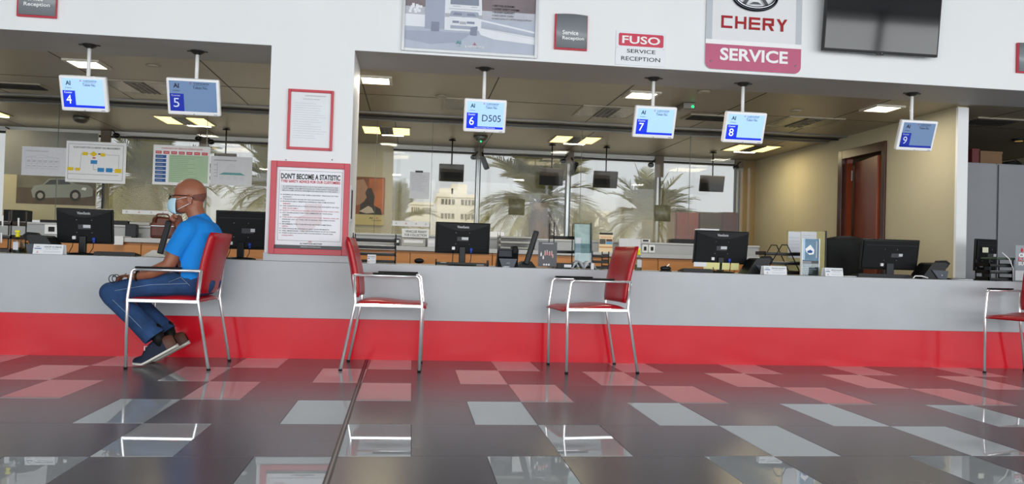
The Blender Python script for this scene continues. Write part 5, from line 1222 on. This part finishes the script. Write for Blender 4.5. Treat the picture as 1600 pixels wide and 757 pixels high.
q = MB(); q.tube([(at(1566, 395, 6.17).x, 6.17, at(1566, 395, 6.17).z), (at(1577, 405, 6.17).x, 6.17, at(1577, 405, 6.17).z), (at(1583, 420, 6.17).x, 6.17, at(1583, 420, 6.17).z), (at(1583, 436, 6.17).x, 6.17, CT+.006)], .004, WHITE, 8); tag(q.build('white_cable'), 'white cable hanging in front of the green folder', 'cable')
# dark trays with white posts, far left
t = tray_rack(-14, 328, 16, 6.35, 3, 'dark tray rack with white pegs at the left edge', m_=mat('dark_brown_plastic', '#2a2320', .5, var=.05), papers=True)
for (u, v0, v1) in ((4, 337, 354), (29, 341, 354), (2, 364, 380)):
    p, p2 = at(u, v0, 6.31), at(u, v1, 6.31); q = MB(); q.cone(p2, p, .006, .006, WHITE, 10); q.build('white_peg', t, world=True)

# slanted side-on screens
def slanted(u0, v0, u1, v1, Y, lean, lab, base_m):
    pt, pb = at((u0+u1)/2, v0, Y), at((u0+u1)/2, v1, Y); 
    t = thing('touch_screen', lab, 'screen', (pb.x, Y, CT)); ang = math.atan2(pb.x, Y); X = Matrix.Translation((at(lean, v1, Y).x, Y, CT+.025)) @ Matrix.Rotation(-ang, 4, 'Z') @ Matrix.Rotation(math.atan2(at(u1, v0, Y).x-.02-at(lean, v1, Y).x, pt.z-CT), 4, 'Y')
    L = math.hypot(at(u1, v0, Y).x-.02-at(lean, v1, Y).x, pt.z-CT-.02)
    q = MB(); q.box(-.022, -.17, 0, .022, .17, L, BLACK, .008, X=X); q.build('housing', t, world=True); q = MB(); q.box(.0225, -.155, .02, .024, .155, L-.02, mat('screen_glass_dark', '#14161a', .1, var=0), X=X); q.build('screen', t, world=True)
    q = MB(); q.box(.0, -.171, .03, .006, -.1701, L-.02, DGREY, X=X); q.build('side_trim', t, world=True)
    q = MB(); x = at(lean, v1, Y).x; q.prism([(x-.10, CT+.001), (x+.07, CT+.001), (x+.06, CT+.014), (x+.03, CT+.05), (x-.03, CT+.05), (x-.09, CT+.012)], Y-.09, Y+.09, base_m); q.build('base', t, world=True)
slanted(246, 347, 269, 394, 6.48, 250, 'slim dark touch screen seen side-on left of the seated person', LOUV)
slanted(815, 363, 843, 416, 6.48, 822, 'slim dark touch screen seen side-on in the middle of the counter', BLACK)
# stapler, mouse
def stapler(u, v, Y, lab):
    p = at(u, v, Y); t = thing('stapler', lab, 'stapler', (p.x, Y, CT)); q = MB(); q.box(p.x-.045, Y-.018, CT+.001, p.x+.045, Y+.018, CT+.012, BLACK, .004); q.build('base', t, world=True)
    q = MB(); q.ball((p.x, Y, CT+.026), 1, BLACK, (.045, .02, .022)); q.build('cap', t, world=True)
    q = MB(); X = Matrix.Translation((p.x+.005, Y-.01, CT+.034)) @ Matrix.Rotation(R(-45), 4, 'Y'); q.box(-.005, -.003, 0, .035, .003, .008, WHITE, .001, X=X); q.build('white_tag', t, world=True)
stapler(1040, 420, 6.25, 'black stapler on the counter between the middle chair and the notes monitor')

# dark product card, black box, open magazine, acrylic holder
t, g = sheet('product_card', 'dark display card picturing small bottles, right of the slanted screen', 'display card', 841, 378.5, 870, 417, 6.20, mat('card_charcoal', '#3e3e44', .4, var=.05), .004)
q = MB(); bt = mat('bottle_image_white', '#e2dfe0', .5, var=0); bp = mat('bottle_image_pink', '#c98f8c', .5, var=0)
for (a, b, h, m_) in ((.15, .42, .17, bt), (.27, .3, .16, bt), (.36, .45, .2, bp), (.47, .47, .2, bp), (.6, .45, .18, bp), (.72, .46, .18, bp), (.78, .36, .14, bp)):
    frr(q, g, a-.04, b, a+.04, b+h*.7, m_); frr(q, g, a-.018, b+h*.7, a+.018, b+h, bt)
for a in (.32, .45, .58): x, z = P(g, a, .08); q.flat([(x+.008*math.cos(k*math.pi/6), z+.008*math.sin(k*math.pi/6)) for k in range(12)], g[4], bt)
frr(q, g, .2, .92, .8, .955, LINK); q.build('printing', t, world=True)
q = MB(); x0, z0, x1, z1 = rect(870, 408, 894, 416, 6.24); q.box(x0, 6.22, CT+.001, x1, 6.30, CT+.045, BLACK, .002)
t = thing('black_box', 'small black box with a white label right of the product card', 'box', ((x0+x1)/2, 6.24, CT)); q.build('box', t, world=True)
q = MB(); q.fr(x0+(x1-x0)*.45, CT+.012, x0+(x1-x0)*.92, CT+.034, 6.2193, PAPER); q.build('label', t, world=True)
t = thing('open_magazine', 'open magazine with curled pages right of the small black box', 'magazine', (at(905, 415, 6.25).x, 6.25, CT))
for s_ in (-1, 1):
    for k in range(4):
        q = MB(); cx = at(911, 415, 6.25).x; n = 8; L = .105-.012*k; pts = [(cx+s_*L*i/n*(1-.1*k), CT+.004+.055*(1-.12*k)*math.sin(min(1, i/n*1.1)*math.pi*.5*(2-.25*k))**1 + .01*k*(i/n)) for i in range(n+1)]
        vs = [(a, 6.18, max(c_, CT+.002)) for a, c_ in pts]+[(a, 6.36, max(c_, CT+.002)) for a, c_ in pts]; q.add(vs, [(i, i+1, n+1+i+1, n+1+i) for i in range(n)], PAPER2, True); o = q.build('page', t, world=True); md = o.modifiers.new('th', 'SOLIDIFY'); md.thickness = .0012
t = thing('leaflet_holder', 'clear upright leaflet holder with a pale green brochure', 'leaflet holder', (at(912, 400, 6.40).x, 6.40, CT))
x0, z0, x1, z1 = rect(899, 351, 923, 404, 6.40); X = Matrix.Translation(((x0+x1)/2, 6.40, CT+.006)) @ Matrix.Rotation(R(-8), 4, 'X')
w_ = (x1-x0)/2; h = z1-CT
q = MB(); q.box(-w_, -.004, .05, w_, 0, h, mat('brochure_pale_teal', '#9fb8b3', .4, var=.25, scale=14), X=X); q.build('brochure', t, world=True)
q = MB(); q.box(-w_-.006, -.03, 0, w_+.006, -.027, h*.55, CLEAR, X=X); q.box(-w_-.006, .002, 0, w_+.006, .005, h+.01, CLEAR, X=X); q.box(-w_-.006, -.03, 0, w_+.006, .005, .003, CLEAR, X=X); q.build('clear_pocket', t, world=True)
q = MB(); q.box(w_+.006, -.03, 0, w_+.012, .03, h+.012, mat('dark_acrylic_edge', '#2c3b3b', .3, var=0), X=X); q.build('dark_edge', t, world=True)
q = MB(); q.fr(-w_*.85, .12, -w_*.2, .25, -.0046, PAPER2, X=X); q.text('SALE', -w_*.9, .06, -w_*.5, .11, -.0046, DGREY, X=X); q.build('printing', t, world=True)
q = MB(); x = at(925.5, 415, 6.18).x; q.box(x-.012, 6.17, CT+.001, x+.012, 6.19, CT+.05, PAPER, .002); tag(q.build('white_tag'), 'small white tag on the counter edge left of the middle chair', 'tag')

# notice board panel, brochure stand, office chair
t = thing('desk_board', 'beige desk screen with papers pinned on it behind the brochure holder', 'screen panel', (at(1260, 420, 6.62).x, 6.62, CT))
x0, z0, x1, z1 = rect(1231, 361, 1289, 425, 6.62); q = MB(); q.box(x0, 6.62, CT+.001, x1, 6.65, z1, mat('beige_fabric', '#a9a070', .9, var=.05, scale=60), .003); q.build('panel', t, world=True)
q = MB(); q.box(x1+.0005, 6.615, CT+.001, x1+.012, 6.655, z1+.004, BLACK); q.build('edge_strip', t, world=True)
for (a, b, c_, d_) in ((.0, .38, .33, .97), (.34, .60, .76, .98), (.36, .30, .6, .58)):
    q = MB(); g = (x0, CT, x1-x0, z1-CT, 6.6185); frr(q, g, a, b, c_, d_, PAPER2)
    for k in range(6): fln(q, g, a+.03, b+(d_-b)*(.12+.13*k), c_-.03, b+(d_-b)*(.12+.13*k), .0015, GINK, 1)
    q.build('pinned_paper', t, world=True)
t = thing('brochure_holder', 'tall holder with a blue car brochure over a dark one', 'brochure holder', (at(1267, 420, 6.28).x, 6.28, CT))
x0, z0, x1, z1 = rect(1252.5, 373, 1279.5, 430, 6.28); q = MB(); q.box(x0, 6.29, CT+.001, x1, 6.294, z1, CLEAR); q.box(x0-.003, 6.27, CT+.001, x0+.004, 6.30, z1, WHITE, .001); q.box(x1-.004, 6.27, CT+.001, x1+.003, 6.30, z1, WHITE, .001); q.box(x0, 6.262, CT+.001, x1, 6.266, CT+.10, CLEAR); q.build('clear_frame', t, world=True)
g = (x0+.004, CT+.003, x1-x0-.008, z1-CT-.006, 6.2835)
q = MB(); q.box(g[0], 6.284, CT+.003+g[3]*.40, g[0]+g[2], 6.288, g[1]+g[3], mat('brochure_steel_blue', '#4a7896', .35, var=.3, scale=9)); frr(q, g, 0, .42, .18, 1, mat('brochure_sky', '#a9cbe0', .4, var=.05), .2)
q.flat([P(g, a, b) for a, b in [(.2, .72), (.5, .84), (.75, .70), (.72, .58), (.45, .56), (.25, .64)]], g[4]-.0008, WINK); q.flat([P(g, a, b) for a, b in [(.3, .66), (.5, .70), (.66, .66), (.6, .61), (.36, .61)]], g[4]-.0014, NB); frr(q, g, .84, .48, .92, .94, LINK, 3); q.build('blue_brochure', t, world=True)
q = MB(); q.box(g[0], 6.278, CT+.003, g[0]+g[2], 6.282, CT+.003+g[3]*.40, mat('brochure_charcoal', '#26262c', .4, var=.1)); 
for k in range(7): q.fr(g[0]+.006, g[1]+g[3]*(.05+.05*k), g[0]+g[2]*random.uniform(.5, .9), g[1]+g[3]*(.075+.05*k), 6.2775, LINK)
q.build('dark_brochure', t, world=True)
# mesh office chair behind the counter
t = thing('office_chair', 'black office chair with curved mesh back behind the counter', 'office chair', (at(1322, 420, 7.15).x, 7.35, 0))
x0, z0, x1, z1 = rect(1291, 369, 1356, 428, 7.15); n = 14; W = x1-x0; q = MB(); vs = []; fs = []
for side, dy in ((0, 0), (1, .04)):
    for i in range(n+1):
        for j in range(9): a = i/n; b = j/8; wv = .78+.22*b**.7; x = (x0+x1)/2+(a-.5)*W*wv; z = .58+(z1-.58)*b-(.035*(2*a-1)**2 if j == 8 else .0); vs.append((x, 7.15+dy+.05*(1-(2*a-1)**2)*-1+.03, z))
kk = (n+1)*9
for i in range(n):
    for j in range(8): a = i*9+j; fs += [(a, a+9, a+10, a+1), (kk+a, kk+a+1, kk+a+10, kk+a+9)]
for i in range(n): a = i*9; fs += [(a, kk+a, kk+a+9, a+9)]; a = i*9+8; fs += [(a, a+9, kk+a+9, kk+a)]
for j in range(8): fs += [(j, j+1, kk+j+1, kk+j)]; a = n*9+j; fs += [(a, kk+a, kk+a+1, a+1)]
q.add(vs, fs, BLACK2, True); q.build('backrest', t, world=True)
cx = (x0+x1)/2; q = MB(); q.box(cx-.24, 7.2, .44, cx+.24, 7.68, .51, BLACK2, .02); q.build('seat', t, world=True); q = MB(); q.box(cx-.03, 7.17, .46, cx+.03, 7.20, .8, BLACK); q.build('back_support', t, world=True)
q = MB(); q.cone((cx, 7.44, .07), (cx, 7.44, .44), .03, .03, BLACK); q.build('gas_column', t, world=True)
for k in range(5): a = 2*math.pi*k/5; q = MB(); e = (cx+.28*math.cos(a), 7.44+.28*math.sin(a)*.9, .06); q.tube([(cx, 7.44, .09), e], .018, BLACK); q.ball((e[0], e[1], .028), .027, BLACK); q.build('leg', t, world=True)
# right edge card
t, g = sheet('promo_card', 'grey promotional card with red and white lettering at the right edge', 'display card', 1586, 384, 1622, 439, 6.16, mat('card_silver_grey', '#8d959b', .4, var=.04), .004)
q = MB(); ftx(q, g, 'CHERY', .14, .66, .9, .78, WINK, 1, .04); frr(q, g, .12, .55, .9, .655, RR); ftx(q, g, 'RED', .16, .565, .6, .645, LINK, 2, .03); ftx(q, g, 'SUMMER', .12, .43, .95, .53, WINK, 1, .04); x, z = P(g, .27, .86); q.flat([(x+.011*math.cos(k*math.pi/8), z+.018*math.sin(k*math.pi/8)) for k in range(16)], g[4]-.0006, RINK); frr(q, g, .0, .0, 1, .28, PAPER, 1); q.build('printing', t, world=True)
# loose papers on the counter
for (u, v, Y, w_, d_, lab) in ((1325, 431, 6.30, .09, .10, 'loose white papers right of the rightmost name card'), (1500, 437, 6.25, .16, .10, 'thin papers lying at the foot of the white post'), (790, 416, 6.20, .05, .05, 'small white slip in front of the phone left of the slanted screen')):
    x = at(u, v, Y).x; q = MB()
    for k in range(3): X = Matrix.Translation((x+.004*k, Y, CT+.001+.002*k)) @ Matrix.Rotation(R(7*k-5), 4, 'Z'); q.box(-w_/2, -d_/2, 0, w_/2, d_/2, .0018, PAPER, X=X)
    tag(q.build('paper_stack'), lab, 'papers')

# ------------------------------------------------------------------ things on the rear cabinets
def onshelf(name, cat, lab, u0, v0, u1, v1, Y, depth, m_, base, r=.004, label=None, group=None):
    x0, z0, x1, z1 = rect(u0, v0, u1, v1, Y); t = thing(name, lab, cat, ((x0+x1)/2, Y, base), group=group); q = MB(); q.box(x0, Y, base+.001, x1, Y+depth, max(z1, base+.02), m_, r); q.build('body', t, world=True)
    if label: q = MB(); a, b, c_, d_, mm = label; H_ = max(z1, base+.02)-base; q.fr(x0+(x1-x0)*a, base+H_*b, x0+(x1-x0)*c_, base+H_*d_, Y-.0008, mm); q.build('label', t, world=True)
    return t
onshelf('dark_box', 'box', 'dark open box on the rear shelf at the far left', 5, 328, 38, 350, 8.80, .18, BLACK2, zs)
onshelf('cordless_phone', 'telephone', 'black phone standing on the rear worktop behind the keyboard', 195, 350, 213, 370, 8.60, .08, DGREY, zt, .012)
onshelf('printer', 'printer', 'flat black printer on the rear shelf behind the leftmost monitor', 62, 344, 104, 350, 8.80, .2, BLACK, zs)
onshelf('flat_printer', 'printer', 'flat black device on the rear shelf left of the brown bag', 172, 345, 200, 349, 8.80, .2, BLACK, zs)
onshelf('flat_scanner', 'scanner', 'low grey device on the rear shelf just left of the brown bag', 202, 347, 234, 352, 8.80, .16, LOUV, zs)
onshelf('long_keyboard', 'keyboard', 'long dark device on the rear shelf, right of the notice for collection', 745, 367, 795, 371, 8.80, .1, BLACK, zs) if False else None
onshelf('flat_tray', 'tray', 'white flat tray on the rear shelf right of the middle-left monitor', 745, 362, 788, 367, 8.80, .15, WHITE, zs)
onshelf('black_device', 'device', 'black flat device on the rear shelf left of the monitor with notes', 1050, 374, 1090, 381, 8.80, .14, BLACK, zs)
onshelf('file_box', 'box', 'pale file box with a dark label on the rear shelf above the sockets', 1003, 374, 1016, 381, 8.80, .14, WHITE, zs, label=(.1, .2, .8, .8, INK))
for i, (u0, u1) in enumerate(((616, 624), (627, 665), (668, 680))):
    t = onshelf('file_tray', 'file tray', ('narrow grey file tray left of the loose files', 'wide grey file tray stuffed with papers under the collection sign', 'white labelled file tray behind the middle-left monitor')[i], u0, 373, u1, 384, 8.50, .2, (DGREY, LOUV, PAPER2)[i], zt, .003, label=(.1, .45, .9, .8, PAPER), group='file trays on the rear worktop')
t = thing('paper_sheets', 'white sheets hanging over the rear worktop edge beside the leftmost monitor', 'papers', (at(186, 365, 8.38).x, 8.38, zt)); x0, z0, x1, z1 = rect(178, 353, 193, 383, 8.38); q = MB(); q.box(x0, 8.375, z0, x1, 8.380, zt+.01, PAPER); q.box(x0, 8.38, zt+.002, x1, 8.60, zt+.012, PAPER); q.build('sheets', t, world=True)
t = thing('paper_packet', 'white paper packet standing on the rear worktop behind the middle chair', 'papers', (at(985, 385, 8.55).x, 8.55, zt)); x0, z0, x1, z1 = rect(966, 373, 1000, 392, 8.55); q = MB(); X = Matrix.Translation(((x0+x1)/2, 8.50, zt+.001)) @ Matrix.Rotation(R(-12), 4, 'X'); q.box(-(x1-x0)/2, 0, 0, (x1-x0)/2, .02, z1-zt, PAPER2, .002, X=X); q.build('packet', t, world=True)
t, g = sheet('leaflet_stand', 'orange and white leaflet with a black and white photo behind the middle chair', 'leaflet', 936, 364, 957, 395, 8.45, mat('leaflet_cream', '#e8d3ac', .6, var=.03), .006)
q = MB(); frr(q, g, 0, .90, 1, 1, INK); frr(q, g, .03, .42, .48, .68, mat('leaflet_photo', '#4a4a46', .6, var=.9, scale=60)); frr(q, g, .52, .42, .97, .55, mat('leaflet_blue', '#5b9fcb', .6, var=0)); frr(q, g, .52, .56, .97, .68, BRN); frr(q, g, 0, .24, 1, .30, ORWOOD); ftx(q, g, 'SERVICE OFFER', .1, .74, .9, .8, RINK, 1); q.build('printing', t, world=True)
for i, (u0, u1, v0, v1, Yq) in enumerate(((70, 92, 351, 366, 8.775), (1003, 1012, 382.5, 395, 8.775), (1013.5, 1023, 383, 395, 8.775))):
    t = thing('wall_socket', ('white socket plate on the rear upstand at the far left', 'white socket plate behind the middle pump bottle, left one', 'white socket plate behind the middle pump bottle, right one')[i], 'socket', (at(u0, v0, Yq).x, Yq, zt+.05), group='white socket plates')
    x0, z0, x1, z1 = rect(u0, v0, u1, v1, Yq); q = MB(); q.box(x0, Yq-.006, z0, x1, Yq+.004, z1, WHITE, .002); q.build('plate', t, world=True); q = MB(); q.box(x0+(x1-x0)*.3, Yq-.02, z0+(z1-z0)*.25, x0+(x1-x0)*.72, Yq-.006, z0+(z1-z0)*.75, BLACK, .003); q.build('plug', t, world=True)
# brown leather bag
x0, z0, x1, z1 = rect(235, 337, 275, 371, 8.52)
t = thing('leather_bag', 'brown leather bag on the rear worktop in front of the seated person', 'bag', ((x0+x1)/2, 8.55, zt)); LTH = mat('brown_leather', '#5c2a1b', .45, var=.2, scale=12, bump=.15)
q = MB(); cx = (x0+x1)/2; W = x1-x0; H_ = z1-zt
caps(q, (x0+.05, 8.55, zt+.05), (x1-.05, 8.55, zt+.05), .05, .05); q.box(x0, 8.50, zt+.002, x1, 8.60, zt+H_*.7, LTH, .02); caps(q, (x0+.05, 8.55, zt+H_*.78), (x1-.06, 8.55, zt+H_*.74), .045, .045)
organic(q, 'body', t, LTH, .008, 4)
q = MB(); q.tube(smooth_path([(cx-.07, 8.495, zt+H_*.7), (cx-.06, 8.49, zt+H_*1.05), (cx+.06, 8.49, zt+H_*1.05), (cx+.07, 8.495, zt+H_*.7)], .03), .008, LTH); q.build('handle', t, world=True)
q = MB(); q.box(x0+.02, 8.492, zt+.03, x1-.02, 8.499, zt+.12, LTH, .003); q.box(cx-.11, 8.488, zt+.125, cx+.11, 8.495, zt+.13, STEEL); q.build('front_pocket', t, world=True)

# lockers and boxes beyond the white post
LZ = at(1560, 256, 7.25).z
LK = mat('blue_grey_locker', '#7c7f84', .45, var=.02)
for i in range(4):
    xa = XR+.12+i*.62; t = thing('tall_locker', ('blue-grey locker directly right of the white post', 'blue-grey locker below the cardboard box', 'blue-grey locker at the right edge', 'blue-grey locker beyond the right edge')[i], 'locker', (xa+.31, 7.25, 0), group='blue-grey lockers'); q = MB()
    q.box(xa, 7.25, 0, xa+.61, 7.72, LZ, LK, .003); q.build('body', t, world=True); q = MB(); q.box(xa+.006, 7.23, .03, xa+.604, 7.249, LZ-.01, LK, .003); q.build('door', t, world=True)
def box_on(u0, v0, u1, lab, m_, Y=7.3):
    x0, z0, x1, z1 = rect(u0, v0, u1, 256, Y); t = thing('storage_box', lab, 'box', ((x0+x1)/2, Y, LZ+.001)); q = MB(); q.box(x0, Y, LZ+.001, x1, Y+.3, z1, m_, .004); q.build('box', t, world=True); q = MB(); q.box(x0-.003, Y-.003, z1-.02, x1+.003, Y+.303, z1+.003, m_, .002); q.build('lid', t, world=True)
box_on(1532, 237, 1566, 'brown cardboard box on top of the lockers', mat('brown_cardboard', '#6e5238', .8, var=.06))
box_on(1519, 233, 1530, 'dark box on the lockers against the white post', mat('dark_red_box', '#5b2323', .7, var=.05))
p = at(1580, 254, 7.4); t = thing('black_bag', 'black flat bag lying on the lockers at the right edge', 'bag', (p.x, 7.4, LZ)); q = MB(); q.ball((p.x, 7.4, LZ+.026), 1, BLACK2, (.10, .09, .024)); q.ball((p.x+.05, 7.42, LZ+.036), 1, BLACK2, (.06, .05, .02)); organic(q, 'body', t, BLACK2, .006, 3)
q = MB(); q.tube([(p.x-.06, 7.35, LZ+.03), (p.x-.01, 7.33, LZ+.06), (p.x+.05, 7.35, LZ+.04)], .005, BLACK); q.build('strap', t, world=True)
grille(1545, 190, 'slatted air grille in the dark ceiling right of the white post', .5, .35)
p = atz(1592, 218, ZH); t = thing('round_downlight', 'small round downlight at the right edge', 'ceiling light', (p.x, p.y, ZH)); q = MB(); q.lathe([(.07, .004), (.07, -.01), (.05, -.02)], (p.x, p.y, ZH), DGREY, 20); q.build('rim', t, world=True); q = MB(); q.lathe([(.045, -.0195), (.04, -.024)], (p.x, p.y, ZH), mat('dim_warm_lamp', '#cfae60', .4, emis='#cfae60', es=.3, var=0), 18); q.build('lamp', t, world=True)
